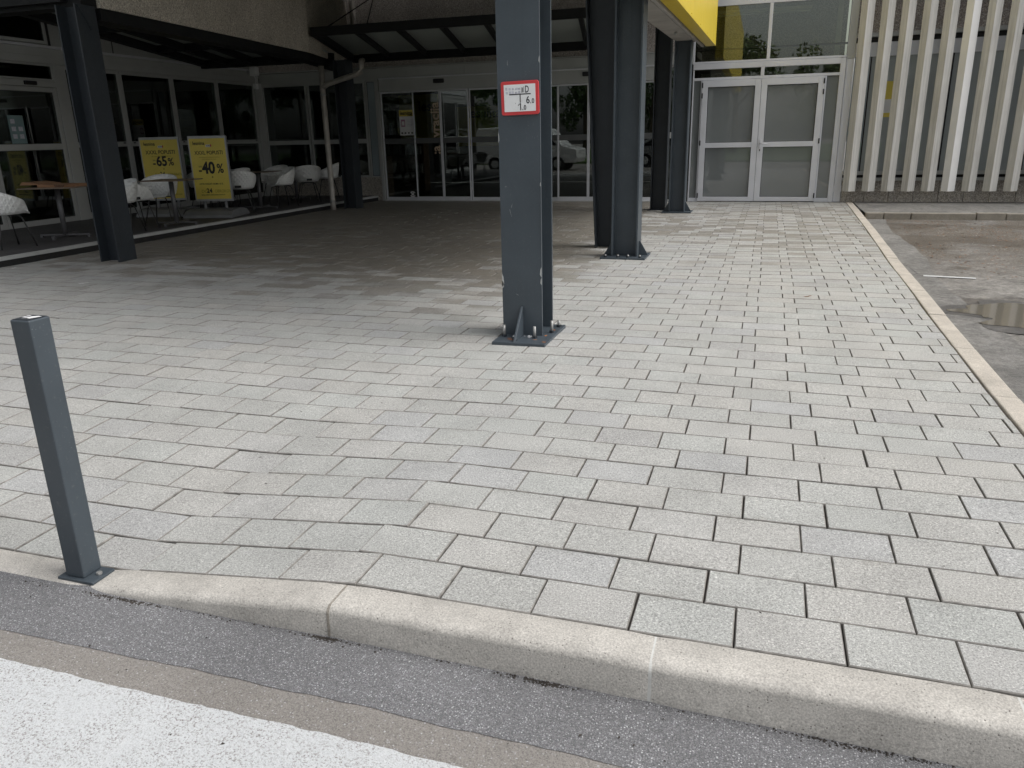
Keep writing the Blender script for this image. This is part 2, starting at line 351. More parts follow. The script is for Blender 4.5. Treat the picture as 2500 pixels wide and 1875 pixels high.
M['band'] = plain('grey_band_film', (.10, .105, .105), .5)
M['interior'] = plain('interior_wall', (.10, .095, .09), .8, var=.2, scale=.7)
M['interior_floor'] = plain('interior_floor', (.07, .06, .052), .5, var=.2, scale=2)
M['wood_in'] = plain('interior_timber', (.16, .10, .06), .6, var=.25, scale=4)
M['deck'] = plain('grey_terrace_decking', (.075, .073, .073), .7, var=.2, scale=3)
M['deck_side'] = plain('black_terrace_skirt', (.018, .018, .018), .7)
M['pipe'] = plain('grey_downpipe', (.40, .375, .34), .45, .25, var=.18, scale=5)
M['red'] = plain('red_sign_frame', (.62, .055, .06), .4, var=.04)
M['white'] = plain('white_plastic', (.82, .83, .83), .4, var=.03)
M['black'] = plain('black_print', (.012, .012, .015), .5)
M['grey_print'] = plain('grey_sticker_residue', (.56, .57, .63), .6, var=.25, scale=90)
M['poster'] = plain('yellow_poster', (.74, .60, .11), .45, var=.03)
M['ochre_print'] = plain('faint_ochre_print', (.33, .27, .03), .5)
M['poster_frame'] = plain('poster_frame_aluminium', (.42, .43, .44), .4, .4)
M['stand'] = plain('grey_stand_base', (.20, .205, .21), .5, var=.08)
M['chair_leg'] = plain('dark_grey_chair_leg', (.06, .06, .06), .45, .4)
M['table_top'] = plain('thin_table_laminate', (.22, .17, .13), .45, var=.1)
M['table_pole'] = plain('grey_table_pole', (.13, .13, .135), .45, .3)
M['card'] = plain('brown_cardboard', (.30, .165, .09), .8, var=.12, scale=12)
M['tan'] = plain('tan_lettering', (.55, .42, .30), .5)
M['teal_paper'] = plain('teal_notice_paper', (.20, .29, .30), .6)
M['paper'] = plain('white_paper', (.78, .78, .78), .6, var=.04)
M['lilac'] = plain('lilac_print', (.42, .20, .30), .6)
M['lamp'] = plain('white_lamp_housing', (.62, .62, .58), .5)
def chair_mat():
    n = NT('white_quilted_shell'); p = n.objco()
    a = n.n('ShaderNodeTexWave'); a.wave_type = 'BANDS'; a.bands_direction = 'DIAGONAL'; n.link(n.mapping(p, (1, 1, 1.0)), a.inputs['Vector']); a.inputs['Scale'].default_value = 7.5
    b = n.n('ShaderNodeTexWave'); b.wave_type = 'BANDS'; b.bands_direction = 'DIAGONAL'; n.link(n.mapping(p, (1, 1, -1.0)), b.inputs['Vector']); b.inputs['Scale'].default_value = 7.5
    n.col((.86, .87, .85)); n.rough(.42)
    n.bump(n.math('MAXIMUM', a.outputs['Fac'], b.outputs['Fac']), .55, .012); return n.m
M['chair'] = chair_mat()
def leaf_mat():
    n = NT('tree_leaf'); rnd = n.n('ShaderNodeNewGeometry').outputs['Random Per Island']
    n.col(n.ramp(rnd, [(0, (.030, .060, .014)), (.6, (.055, .105, .022)), (1, (.10, .15, .035))])); n.rough(.55); return n.m
M['leaf'] = leaf_mat(); M['bark'] = plain('tree_bark', (.09, .065, .045), .9, var=.3, scale=9)
M['grass'] = plain('lawn_grass', (.075, .13, .03), .9, var=.35, scale=8)
M['van'] = plain('white_van_paint', (.75, .75, .74), .25, 0, .6, .02); M['car'] = plain('silver_car_paint', (.32, .33, .33), .28, .4, .6, .02)
M['tyre'] = plain('black_tyre', (.015, .015, .015), .8); M['dark_glass'] = plain('dark_vehicle_glass', (.012, .014, .016), .06)
M['litter_leaf'] = plain('dry_leaf', (.24, .13, .07), .8, var=.3, scale=60)
def water_mat():
    n = NT('puddle_water'); n.col((.15, .135, .11)); n.rough(.07); n.b.inputs['Specular IOR Level'].default_value = .45
    n.bump(n.noise(n.pos(), 5, 2), .012, .01); return n.m
M['water'] = water_mat(); M['rust'] = plain('orange_rust', (.33, .13, .045), .85, var=.3, scale=80)

# ================================================================== THE SETTING
ROADZ = -.124; LOTZ = -.10
def sheet(name, mat, pts, z, **tags):
    return MB().add([(x, y, z) for x, y in pts], [tuple(range(len(pts)))]).build(name, mat, None, **tags)
sheet('ground', M['asphalt_old'], [(-120, -120), (120, -120), (120, 120), (-120, 120)], ROADZ-.06, kind='structure')
def roadz(x): return -.113-.0167*(max(-1, min(.9, x))+1)
def strip(name, mat, lo, hi, dz):      # lo, hi: same x values, two wavy long edges; follows the fall of the road
    n_ = len(lo)
    return MB().add([(x, y, roadz(x)+dz) for x, y in lo+hi], [(i, i+1, n_+i+1, n_+i) for i in range(n_-1)]).build(name, mat, None, kind='structure')
RX = [-60]+[-12+.05*i for i in range(401)]+[60]
strip('road', M['asphalt_old'], [(x, -9) for x in RX], [(x, 1.9) for x in RX], 0)
# repaired asphalt strip along the kerb with a wavy sawn edge
strip('asphalt_strip', M['asphalt_new'], [(x, 1.582+.006*max(-1, min(1, x+1))+.003*math.sin(x*3.1)+.0015*math.sin(x*11)+random.uniform(-.003, .003)) for x in RX], [(x, 1.9) for x in RX], .002)
PX = [-7+.025*i for i in range(441)]
strip('road_marking', M['road_paint'], [(x, .94) for x in PX], [(x, 1.456+random.uniform(-.003, .003)+.0015*math.sin(x*5)) for x in PX], .004)
# parking lot to the right
sheet('parking_lot', M['lot'], [(1.40, 1.9), (40, 1.9), (40, 15.1), (1.60, 15.1)], LOTZ, kind='structure')
RK = [(1.262, 1.86), (1.262, 4.0), (1.268, 5.0), (1.282, 5.75), (1.299, 6.73), (1.32, 7.55), (1.352, 9.38), (1.465, 12.98), (1.565, 17.47)]
def rk(y):
    for (a, b), (c, d) in zip(RK, RK[1:]):
        if b <= y <= d: return a+(c-a)*(y-b)/(d-b)
    return RK[-1][0] if y > RK[-1][1] else RK[0][0]
ed = [(rk(y)+.14, y) for y in [2+.5*i for i in range(27)]]
eo = [(rk(y)+.48+.05*math.sin(y*1.3)+random.uniform(-.02, .02), y) for y in [2+.25*i for i in range(53)]]
ed = [(rk(y)+.05, y) for _, y in eo]; ne = len(eo)
MB().add([(x, y, LOTZ+.004) for x, y in ed+eo], [(i, i+1, ne+i+1, ne+i) for i in range(ne-1)]).build('asphalt_patch', M['lot_strip'], None, kind='structure')
sheet('parking_line', M['road_paint'], [(1.66, 9.10), (2.14, 9.03), (2.15, 9.10), (1.67, 9.18)], LOTZ+.008, kind='structure')
pp = []
for i in range(60):
    t = 2*math.pi*i/60; r = 1+.16*math.sin(3*t+1)+.09*math.sin(7*t)+.05*math.sin(13*t+2)+random.uniform(-.02, .02)
    pp.append((2.52+.92*r*math.cos(t), 7.22+.50*r*math.sin(t)))
sheet('puddle', M['water'], pp, LOTZ+.0095, kind='structure')
M['damp'] = make_asphalt('damp_asphalt', .075, .13, .22, (1.03, .98, .92), .5, 100, .8, .3).m; M['damp'].node_tree.nodes['Principled BSDF'].inputs['Roughness'].default_value = .45
qq = []
for i, (x_, y_) in enumerate(pp):
    k = 1.16+.14*math.sin(i*.5)+.08*math.sin(i*1.3+1)+random.uniform(-.03, .03); qq.append((2.52+(x_-2.52)*k, 7.22+(y_-7.22)*(k+.08)))
sheet('damp_margin', M['damp'], qq, LOTZ+.0065, kind='structure')
for cx_, cy_, a, b in ((3.2, 13.2, 1.1, .32), (2.2, 12.2, .35, .12), (4.6, 10.3, .8, .25)):
    q = [(cx_+a*(1+.2*math.sin(3*t+cx_)+.1*math.sin(8*t))*math.cos(t), cy_+b*(1+.2*math.sin(4*t)+.12*math.sin(9*t+cx_))*math.sin(t)) for t in [2*math.pi*i/40 for i in range(40)]]
    sheet('damp_patch', M['water'], q, LOTZ+.0045, kind='structure') if False else None
# walkway along the slatted wall with its old kerb
sheet('walkway', M['walk'], [(1.70, 15.19), (40, 15.19), (40, 17.6), (1.70, 17.6)], 0.0, kind='structure')
wk = MB().box(1.70, 40, 15.15, 15.19, LOTZ-.05, -.006).build('walkway_kerb', M['kerb_old'], None, kind='structure')
xs = [1.70, 1.99, 2.42, 3.42, 3.86, 4.86, 5.86, 6.86, 7.86]
for a, b in zip(xs, xs[1:]):
    dz = random.uniform(-.006, .006)
    MB().box(a+.006, b-.006, 15.045+random.uniform(-.006, .006), 15.188, LOTZ-.04, .012+dz).build('kerb_stone', M['kerb_old'], wk, .012)

# paving -----------------------------------------------------------
K0 = 1.984            # back edge of the front kerb
PW, PH, JT = .304, .2062, .0050
def sstep(a, b, x):
    t = max(0, min(1, (x-a)/(b-a))); return t*t*(3-2*t)
def kdrop(x): return -.105*max(0, min(1, (-1.236-x)/1.004))
def dip(x, y):
    if x < -6: return -.105*(1-sstep(-8.0, -6.0, x) if False else 1)*(1-sstep(K0, K0+2.5, y))*(sstep(-12, -9, x))
    return kdrop(x)*(1-sstep(K0-.15, K0+2.5, y))+.006*math.sin(x*1.9+y*.7)*math.sin(y*1.6+.5)*sstep(K0, K0+.8, y)
base_m = MB(); gx = [-14+.25*i for i in range(64)]; gy = [K0-.01+.25*i for i in range(64)]
bv = [(min(x_, rk(y_)+.02), y_, dip(x_, y_)-.012) for y_ in gy for x_ in gx]
nx = len(gx)
bf = [(j*nx+i, j*nx+i+1, (j+1)*nx+i+1, (j+1)*nx+i) for j in range(len(gy)-1) for i in range(nx-1) if gy[j+1] < 17.75 and gx[i] < rk(gy[j])]
paving = base_m.add(bv, bf).build('paving', M['sand'], None, kind='structure')
def paver_geo(c):     # four top corners (local), returns verts and faces with a worn chamfer
    ch = .0030; cxm = sum(p[0] for p in c)/4; cym = sum(p[1] for p in c)/4
    inn = []
    for x_, y_ in c:
        inn.append((x_-math.copysign(ch, x_-cxm), y_-math.copysign(ch, y_-cym)))
    v = [(x_, y_, 0) for x_, y_ in inn]+[(x_, y_, -.003) for x_, y_ in c]+[(x_, y_, -.03) for x_, y_ in c]
    f = [(0, 1, 2, 3)]+[(4+i, 4+(i+1) % 4, (i+1) % 4, i) for i in range(4)]+[(8+i, 8+(i+1) % 4, 4+(i+1) % 4, 4+i) for i in range(4)]
    return v, f
def reg_corners():
    a, b = (PW-JT)/2, (PH-JT)/2; j = lambda: random.uniform(-.0011, .0011)
    return [(-a+j(), -b+j()), (a+j(), -b+j()), (a+j(), b+j()), (-a+j(), b+j())]
variants = [paver_geo(reg_corners()) for _ in range(8)]
def edge_faces(me):          # faces 1-8 of each nine are the worn rim and the flanks of a stone
    for k, p in enumerate(me.polygons): p.material_index = 1 if k % 9 else 0
var_mesh = []
for v, f in variants:
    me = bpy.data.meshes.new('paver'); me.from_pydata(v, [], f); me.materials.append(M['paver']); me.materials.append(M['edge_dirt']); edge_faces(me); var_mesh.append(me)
plist = []
nrow = int((17.47-K0)/PH)
for r_ in range(nrow):
    y0 = K0+r_*PH; yc = y0+PH/2; off = (0 if r_ % 2 == 0 else -.098)+random.uniform(-.007, .007)*(r_ > 3)
    kx = rk(yc)-.006
    k = -1
    while True:
        k += 1
        xa = .006+off+PW*(6-k); xb = xa+PW; xc = (xa+xb)/2
        if xb < (-8.98 if y0 > 2.5 else -8.98): break
        if xa > kx-.012: continue
        if xb > kx+.001 or xa < -8.99:
            xr0 = min(xb-JT/2, rk(y0)-.006); xr1 = min(xb-JT/2, rk(y0+PH)-.006); xl = max(xa+JT/2, -8.99)
            if xr0-xl < .010: continue
            cxx = (xl+xr0)/2
            plist.append((cxx, yc, [(xl-cxx, -(PH-JT)/2), (xr0-cxx, -(PH-JT)/2), (xr1-cxx, (PH-JT)/2), (xl-cxx, (PH-JT)/2)]))
        else: plist.append((xc, yc, None))
scored = []
for i, (xc, yc, cc) in enumerate(plist):
    u, v, d = project((xc, yc, dip(xc, yc)))
    vis = d > 0 and -60 < u < 2560 and -60 < v < 1935
    hid = project((xc, yc, 0)) 
    scored.append(((1/d**3 if vis else -abs(xc)), i))
scored.sort(reverse=True); big = set(i for s_, i in scored[:300])
fv, ff = [], []
for i, (xc, yc, cc) in enumerate(plist):
    z = dip(xc, yc)+random.uniform(-.0016, .0016)
    gxx = (dip(xc+.1, yc)-dip(xc-.1, yc))/.2+random.uniform(-.004, .004); gyy = (dip(xc, yc+.08)-dip(xc, yc-.08))/.16+random.uniform(-.005, .005)
    rz = random.uniform(-.004, .004)*(1 if cc is None else 0)
    ax = Vector((1, 0, gxx)).normalized(); ay = Vector((0, 1, gyy)); ay = (ay-ax*ay.dot(ax)).normalized(); az_ = ax.cross(ay)
    Mx = Matrix(((ax.x, ay.x, az_.x, xc+random.uniform(-.0011, .0011)), (ax.y, ay.y, az_.y, yc+random.uniform(-.001, .001)), (ax.z, ay.z, az_.z, z), (0, 0, 0, 1))) @ Matrix.Rotation(rz, 4, 'Z')
    if i in big:
        if cc is None: me = random.choice(var_mesh)
        else:
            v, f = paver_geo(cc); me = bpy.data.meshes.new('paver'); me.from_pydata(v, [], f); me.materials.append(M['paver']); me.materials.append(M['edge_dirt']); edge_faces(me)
        o = bpy.data.objects.new('paver', me); COL.objects.link(o); o.parent = paving; o.matrix_local = Mx
    else:
        v, f = variants[i % 8] if cc is None else paver_geo(cc)
        b = len(fv); fv += [tuple(Mx @ Vector(p)) for p in v]; ff += [tuple(q+b for q in t) for t in f]
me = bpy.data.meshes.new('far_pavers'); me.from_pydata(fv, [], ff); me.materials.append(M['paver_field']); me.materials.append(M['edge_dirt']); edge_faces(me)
fp = bpy.data.objects.new('far_pavers', me); COL.objects.link(fp); fp.parent = paving; tag(fp, kind='stuff')

# front kerb -------------------------------------------------------
kerb = MB().box(-14, 1.40, K0-.13, K0-.012, -.24, -.135).build('front_kerb', M['mortar'], None, kind='structure')
def kerb_profile(zt):  # (y, z) from back to front, battered face with a rounded nose
    f0 = K0-.150
    pr = [(K0-.002, ROADZ-.1), (K0-.002, zt-.004), (K0-.006, zt), (K0-.114, zt-.002)]
    for i in range(1, 7):
        t = i/6*math.pi/2*.92; pr.append((K0-.114-.029*math.sin(t), zt-.002-.029*(1-math.cos(t))))
    pr.append((f0, ROADZ-.1)); return pr
def kerb_stone(xa, xb, za, zb, name='kerb_stone', mat=None, g=.003):
    n = 12; m = MB(); prof = None; vs_ = []
    for i in range(n+1):
        t = i/n; xx_ = xa+g+(xb-xa-2*g)*t; zz = za+(zb-za)*t; e = .004 if i in (0, n) else 0
        prof = kerb_profile(zz); wv = .0012*math.sin(xx_*9)+random.uniform(-.0006, .0006)
        vs_ += [(xx_, y_+wv*(j > 2)+(e*(j > 3)), z_-(e if 0 < j < 10 else 0)) for j, (y_, z_) in enumerate(prof)]
    k = len(prof)
    fs = [(i*k+j, i*k+j+1, (i+1)*k+j+1, (i+1)*k+j) for i in range(n) for j in range(k-1)]
    m.add(vs_, fs, True); m.add([vs_[j] for j in range(k)], [tuple(range(k))]); m.add(vs_[-k:], [tuple(range(k))[::-1]])
    return m.build(name, mat or M['kerb'], kerb)
ST = [-8.24, -7.24, -6.24, -5.24, -4.24, -3.24, -2.24, -1.236, -.213, .721, 1.40]
def kz(x): return kdrop(x)
for a, b in zip(ST, ST[1:]): kerb_stone(a, b, kz(a), kz(b))
for x_ in ST[3:-1]:
    wdt = .022 if x_ > -.5 else .008
    m = MB(); p_ = [(y_+(.003 if j > 2 else 0), z_-(.004 if 0 < j < 10 else 0)) for j, (y_, z_) in enumerate(kerb_profile(kz(x_)))]
    m.prism(p_, 'x', x_-.0055, x_-.0055+wdt); m.build('mortar_joint', M['mortar'] if x_ > -.5 else M['kerb_old'], kerb)

# flat kerb on the right of the paving ------------------------------
rkerb = MB().box(1.27, 1.32, 1.87, 2.0, -.2, -.06).build('side_kerb', M['mortar'], None, kind='structure')
y_ = 1.86; L = [2.9, 3.62, 4.61, 5.66, 6.71, 7.72, 8.72, 9.72, 10.72, 11.72, 12.72, 13.72, 14.72, 15.72, 16.72, 17.47]
for b in L:
    a = y_+.005; e = b-.005
    pa, pb = rk(a), rk(e); wd = .125
    m = MB(); h = .006+random.uniform(-.003, .003)
    m.hexa([(pa, a, -.2), (pa+wd, a, -.2), (pb+wd, e, -.2), (pb, e, -.2), (pa, a, h), (pa+wd, a, h-.004), (pb+wd, e, h-.004), (pb, e, h)])
    m.build('kerb_stone', M['kerb2'], rkerb, .008); y_ = b

# terrace ------------------------------------------------------------
TZ = .115
terrace = box('terrace', M['deck'], None, -12.3, -9.03, 3.0, 17.48, -.2, TZ, kind='structure')
box('skirt', M['deck_side'], terrace, -9.028, -9.0, 3.0, 17.47, -.05, .075)
box('edge_strip', M['alu_edge'], terrace, -9.06, -8.985, 3.0, 17.46, .077, TZ+.006, .003)
for i in range(19):
    xa = -12.05+.155*i
    if xa < -9.1: box('deck_board', M['deck'], terrace, xa, min(xa+.148, -9.062), 3.0, 17.46, TZ+.0005, TZ+.006)

# lawn and background behind the photographer (seen in the glass) -----
box('lawn', M['grass'], None, -70, 60, -60, -9.2, -.3, -.02, kind='structure')

# ================================================================== THE BUILDING
YF, XL = 17.5, -12.0
bld = thing('store_building', 'grey shop building with glass entrances, slatted wall and pebble concrete upper storey', 'building', (-4, YF, 0))
class Face:
    def __init__(s, axis, plane): s.ax, s.pl = axis, plane
    def bx(s, m, a0, a1, z0, z1, d0, d1):       # d = distance out of the wall plane
        if s.ax == 'y': m.box(min(a0,a1), max(a0,a1), s.pl-max(d0,d1), s.pl-min(d0,d1), z0, z1)
        else: m.box(s.pl+min(d0,d1), s.pl+max(d0,d1), min(a0,a1), max(a0,a1), z0, z1)
        return m
    def part(s, name, mat, par, a0, a1, z0, z1, d0, d1, bev=0, **k): return s.bx(MB(), a0, a1, z0, z1, d0, d1).build(name, mat, par, bev, **k)
    def framed(s, name, par, a0, a1, z0, z1, w, glass, fm=None, d0=-.03, d1=.03, rails=(), wb=None, wt=None, split=True):
        fm = fm or M['alu']; m = MB(); wb = wb or w; wt = wt or w
        s.bx(m, a0, a0+w, z0, z1, d0, d1); s.bx(m, a1-w, a1, z0, z1, d0, d1)
        s.bx(m, a0+w, a1-w, z0, z0+wb, d0, d1-.002); s.bx(m, a0+w, a1-w, z1-wt, z1, d0, d1-.002)
        f = m.build(name, fm, par, .004)
        zz = z0+wb
        for (ra, rb) in list(rails)+[(z1-wt, None)]:
            s.part('pane', glass, f, a0+w-.002, a1-w+.002, zz-.002, ra+.002, -.006, .006)
            g = MB(); t = .009
            s.bx(g, a0+w, a0+w+t, zz, ra, .005, .012); s.bx(g, a1-w-t, a1-w, zz, ra, .005, .012); s.bx(g, a0+w+t, a1-w-t, zz, zz+t, .005, .0118); s.bx(g, a0+w+t, a1-w-t, ra-t, ra, .005, .0118)
            g.build('gasket', M['gasket'], f)
            if rb is not None: s.part('rail', fm, f, a0+w-.001, a1-w+.001, ra, rb, d0, d1-.003, .003); zz = rb
        return f
FB = Face('y', YF); FL = Face('x', XL)

# --- back facade: structure
FB.part('wall', M['interior'], bld, -12.3, 1.45, 3.0, 3.02, -.2, -.001)
FB.part('upper_wall', M['pebble_b'], bld, -12.3, -1.62, 3.0, 6.0, -.3, 0)
FB.part('header_panel', M['alu_dull'], bld, -12.0, -8.80, 2.735, 2.985, -.1, .035, .004)
xs = [-8.80, -6.62, -5.30, -3.60, -2.28, -1.62]
for a, b in zip(xs, xs[1:]): FB.part('header_panel', M['alu_dull'], bld, a+.002, b-.002, 2.755, 2.99, -.1, .05, .004)
FB.part('drip_edge', M['alu_dull'], bld, -12, -1.62, 2.995, 3.02, 0, .06)
FB.part('plinth', M['plinth'], bld, -12.0, -8.86, 0, .545, -.2, .02)
for a in (-11.2, -10.4, -9.6): pass
# window bay by the terrace
for a, b in ((-11.96, -10.72), (-10.70, -9.15)):
    FB.framed('window', bld, a, b, .55, 2.735, .05, M['glass'], M['alu_dull'], rails=[(1.34, 1.44)])
FB.framed('window', bld, -9.13, -8.87, .55, 2.735, .03, M['frost_b'], M['alu_dull'])
FB.part('post', M['alu_dull'], bld, -8.865, -8.785, 0, 2.75, -.05, .05, .004)
# two automatic sliding entrances of four leaves
def entrance(x0, f, l, label):
    W = 2*f+2*l
    d = FB.part('sliding_entrance', M['alu_dull'], bld, x0, x0+W, 2.475, 2.75, -.1, .075, .004, label=label)
    FB.part('track', M['alu'], d, x0, x0+W, 2.742, 2.772, .0, .09, .003)
    FB.part('threshold', M['alu_edge'], d, x0, x0+W, -.02, .012, -.1, .12, .003)
    FB.part('sensor', M['black'], d, x0+W/2-.13, x0+W/2+.13, 2.61, 2.70, .076, .13, .015)
    xs_ = [x0, x0+f, x0+f+l, x0+f+2*l, x0+W]
    for i, (a, b) in enumerate(zip(xs_, xs_[1:])):
        mv = i in (1, 2); dd = .06 if mv else .0; z0 = .014 if mv else .0
        m = MB(); w_ = .028
        for (p, q, r, s_) in ((a+.002, a+w_, z0, 2.47), (b-w_, b-.002, z0, 2.47), (a+w_, b-w_, z0, z0+.085), (a+w_, b-w_, 2.435, 2.47)):
            FB.bx(m, p, q, r, s_, dd-.02, dd+.022)
        lf = m.build('leaf', M['alu'], d, .003)
        FB.part('pane', M['glass'], lf, a+w_, b-w_, z0+.085, 2.435, dd-.005, dd+.005)
        FB.part('rail', M['band'], lf, a+w_, b-w_, 1.31, 1.43, dd+.006, dd+.012)
    return d
E1 = entrance(-8.76, .83, .69, None)
E2 = entrance(-5.28, .81, .69, None)
FB.framed('side_light', bld, -5.70, -5.30, 0, 2.75, .04, M['glass'], M['alu_dull'], rails=[(1.31, 1.43)])
FB.framed('side_light', bld, -2.26, -1.63, 0, 2.75, .04, M['glass'], M['alu_dull'], rails=[(1.31, 1.43)])
# notices and lettering on the left entrance
nt_ = FB.part('notice', M['paper'], E1, -8.31, -7.95, 1.50, 2.06, .01, .014)
FB.part('yellow_band', M['poster'], nt_, -8.309, -7.951, 1.92, 2.058, .0141, .0146)
place('lettering', text_mesh('lesnina', .115, M['black'], .0005, .003), frame_matrix((-8.29, YF-.0152, 1.955), (1, 0, 0), (0, 0, 1)), nt_)
place('lettering', text_mesh('XXXL', .05, M['black'], .0005, .002), frame_matrix((-8.10, YF-.0152, 1.925), (1, 0, 0), (0, 0, 1)), nt_)
FB.part('printed_icon', M['lilac'], nt_, -8.27, -8.17, 1.69, 1.85, .0141, .0146); FB.part('printed_icon', M['paper'], nt_, -8.25, -8.19, 1.72, 1.81, .0147, .0151)
for k in range(5): FB.part('printed_line', M['grey_print'], nt_, -8.13+.01*(k % 2), -7.98, 1.83-.032*k, 1.84-.032*k, .0141, .0146)
for k in range(4): FB.part('printed_icon', M['band'], nt_, -8.28+.085*k, -8.235+.085*k, 1.53, 1.57, .0141, .0146)
place('lettering', text_mesh('vracija', .30, M['tan'], .001, .006), frame_matrix((-7.285, YF-.077, 1.44), (0, 0, 1), (-1, 0, 0)), E1)
place('lettering', text_mesh(':a', .30, M['tan'], .001, .006), frame_matrix((-7.285, YF-.077, 1.06), (0, 0, 1), (-1, 0, 0)), E1)
place('door_sticker', text_mesh('(x)', .12, M['paper'], .001, .006), frame_matrix((-8.10, YF-.03, .22), (0, 0, -1), (1, 0, 0)), E1)

# --- grey double door with frosted glass
dd = thing('double_door', 'silver double door with grey frosted glass at the end of the paving', 'door', (-.2, YF, 0))
m = MB()
for q in ((-1.60, -1.575, 0, 2.63), (1.21, 1.31, 0, 2.735), (-1.60, 1.21, 2.635, 2.74), (-1.43, -1.405, 0, 2.42), (.955, .985, 0, 2.42), (-1.575, 1.21, 2.423, 2.475), (-.27, -.20, 2.475, 2.635), (-1.575, -1.43, 0, .075), (.985, 1.21, 0, .075)):
    FB.bx(m, *q, -.05, .06+.002*random.random())
m.build('door_frame', M['alu'], dd, .006)
FB.part('pane', M['glass_up'], dd, -1.575, -.27, 2.475, 2.635, -.005, .005); FB.part('pane', M['glass_up'], dd, -.20, 1.21, 2.475, 2.635, -.005, .005)
FB.part('pane', M['frost'], dd, -1.575, -1.43, .075, 2.423, -.005, .005); FB.part('pane', M['frost'], dd, .985, 1.21, .075, 2.423, -.005, .005)
for a, b, hs_ in ((-1.402, -.242, -1), (-.236, .952, 1)):
    lf = FB.framed('door_leaf', dd, a, b, .015, 2.418, .115, M['frost'], M['alu'], -.02, .085, rails=[(1.10, 1.20)], wb=.085, wt=.125)
    for z in (.08, 1.15, 2.08, 2.28):
        e = a-.004 if hs_ < 0 else b-.022; FB.part('hinge', M['black'], lf, e, e+.026, z, z+.10 if z < 1.2 or z > 2.2 else z+.10, .086, .105, .004)
hd = FB.part('handle', M['alu'], dd, -.20, -.165, 1.09, 1.26, .086, .098, .004)
m = MB(); m.tube([(-.182, YF-.09, 1.17), (-.182, YF-.15, 1.17), (-.16, YF-.158, 1.17), (-.04, YF-.158, 1.168)], .011, 8); m.build('lever', M['alu'], hd)
FB.part('keyhole', M['black'], hd, -.192, -.175, 1.02, 1.06, .086, .092)
FB.part('trim_panel', M['alu'], bld, 1.315, 1.452, .0, 2.71, -.1, .03, .004)
FB.part('trim_panel', M['alu'], bld, 1.305, 1.46, .20, .33, .031, .034)
FB.part('trim_panel', M['alu_dull'], bld, 1.31, 1.455, 2.715, 6.0, -.1, .02)
# --- window over the double door
m = MB()
for q in ((-1.62, 1.31, 2.745, 2.785), (-.18, -.115, 2.785, 3.80), (-1.62, 1.31, 3.80, 3.95), (-1.62, -1.58, 2.785, 3.80)): FB.bx(m, *q, -.05, .045)
uw = m.build('upper_window', M['alu'], bld, .005)
FB.part('pane', M['glass_up'], uw, -1.58, -.18, 2.785, 3.80, -.005, .005); FB.part('pane', M['glass_up'], uw, -.115, 1.31, 2.785, 3.80, -.005, .005)
FB.part('upper_panel', M['alu_dull'], bld, -1.62, 1.31, 3.952, 6.0, -.1, .01)
# room behind it, seen through the glass
rm = MB().box(-1.6, 1.4, 19.4, 19.5, 2.4, 4.4).build('room_wall', M['plinth'], bld)
box('room_post', M['lamp'], bld, 1.12, 1.22, 18.2, 18.32, 2.75, 4.3); box('room_floor', M['interior_floor'], bld, -1.6, 1.44, 17.56, 19.4, 2.68, 2.74)
box('room_ceiling', M['lamp'], bld, -1.6, 1.44, 17.56, 19.4, 4.25, 4.3)
for a, b in ((-1.25, -.25), (-.2, .62)):
    fx = box('strip_light', M['lamp'], bld, a, b, 18.0, 18.09, 3.72, 3.79, .01); MB().tube([(a+.03, 18.045, 3.695), (b-.03, 18.045, 3.695)], .015, 8).build('tube', M['white'], fx)
# --- slatted wall on the right
FB.part('upper_wall', M['pebble_b'], bld, 1.46, 12, 3.16, 6.0, -.3, -.02)
FB.part('recess', M['gasket'], bld, 1.46, 12, 2.99, 3.08, -.3, -.03)
FB.part('gutter_rail', M['alu_dull'], bld, 1.46, 12, 3.08, 3.155, -.05, .06, .006)
FB.part('lintel', M['alu'], bld, 1.46, 12, 2.77, 2.985, -.1, .01, .004); FB.part('frame_head', M['alu'], bld, 1.46, 12, 2.735, 2.768, -.1, .03)
FB.part('sill', M['alu_dull'], bld, 1.46, 12, .53, .60, -.05, .05, .004); FB.part('recess', M['gasket'], bld, 1.46, 12, .475, .528, -.1, -.01); FB.part('sill_drip', M['alu_dull'], bld, 1.46, 12, .415, .473, -.05, .07, .004)
x_ = 1.462; i = 0
while x_ < 11.5:
    wd = .30 if i == 0 else 1.42
    FB.part('pane', M['frost_b'] if i == 0 else M['frost_s'], bld, x_+.004, x_+wd-.004, .60, 2.735, -.02, -.008)
    FB.part('mullion', M['gasket'], bld, x_+wd-.012, x_+wd+.012, .60, 2.735, -.03, .006); x_ += wd; i += 1
FB.part('leaflet', M['poster'], bld, 2.06, 2.30, 1.62, 2.28, -.0075, -.006); FB.part('leaflet', M['paper'], bld, 2.08, 2.22, 1.70, 1.95, -.0055, -.005)
x_ = 1.46
while x_ < 11:
    FB.part('plinth_slab', M['plinth'], bld, x_, x_+.44, -.1, .413, -.3, random.uniform(-.002, .004), .008); x_ += .447
for k in range(24):
    x0 = 1.455+.3535*k; m = MB()
    dx_, dy_, sl_ = random.uniform(-.004, .004), random.uniform(-.004, .004), random.uniform(.232, .240)
    x0 += dx_; poly = [(x0, YF-.305+dy_), (x0+.104, YF-.39+dy_), (x0+sl_, YF-.31+dy_), (x0+sl_-.01, YF-.27), (x0+.01, YF-.27)]
    m.prism(poly, 'z', .228, 6.0); m.build('slat', M['slat_w'] if k == 5 else M['slat'], bld, .003)
    if k < 12:
        for z in (.50, 3.115): FB.part('bracket', M['alu_dull'], bld, x0+.08, x0+.12, z-.02, z+.02, .05, .272)

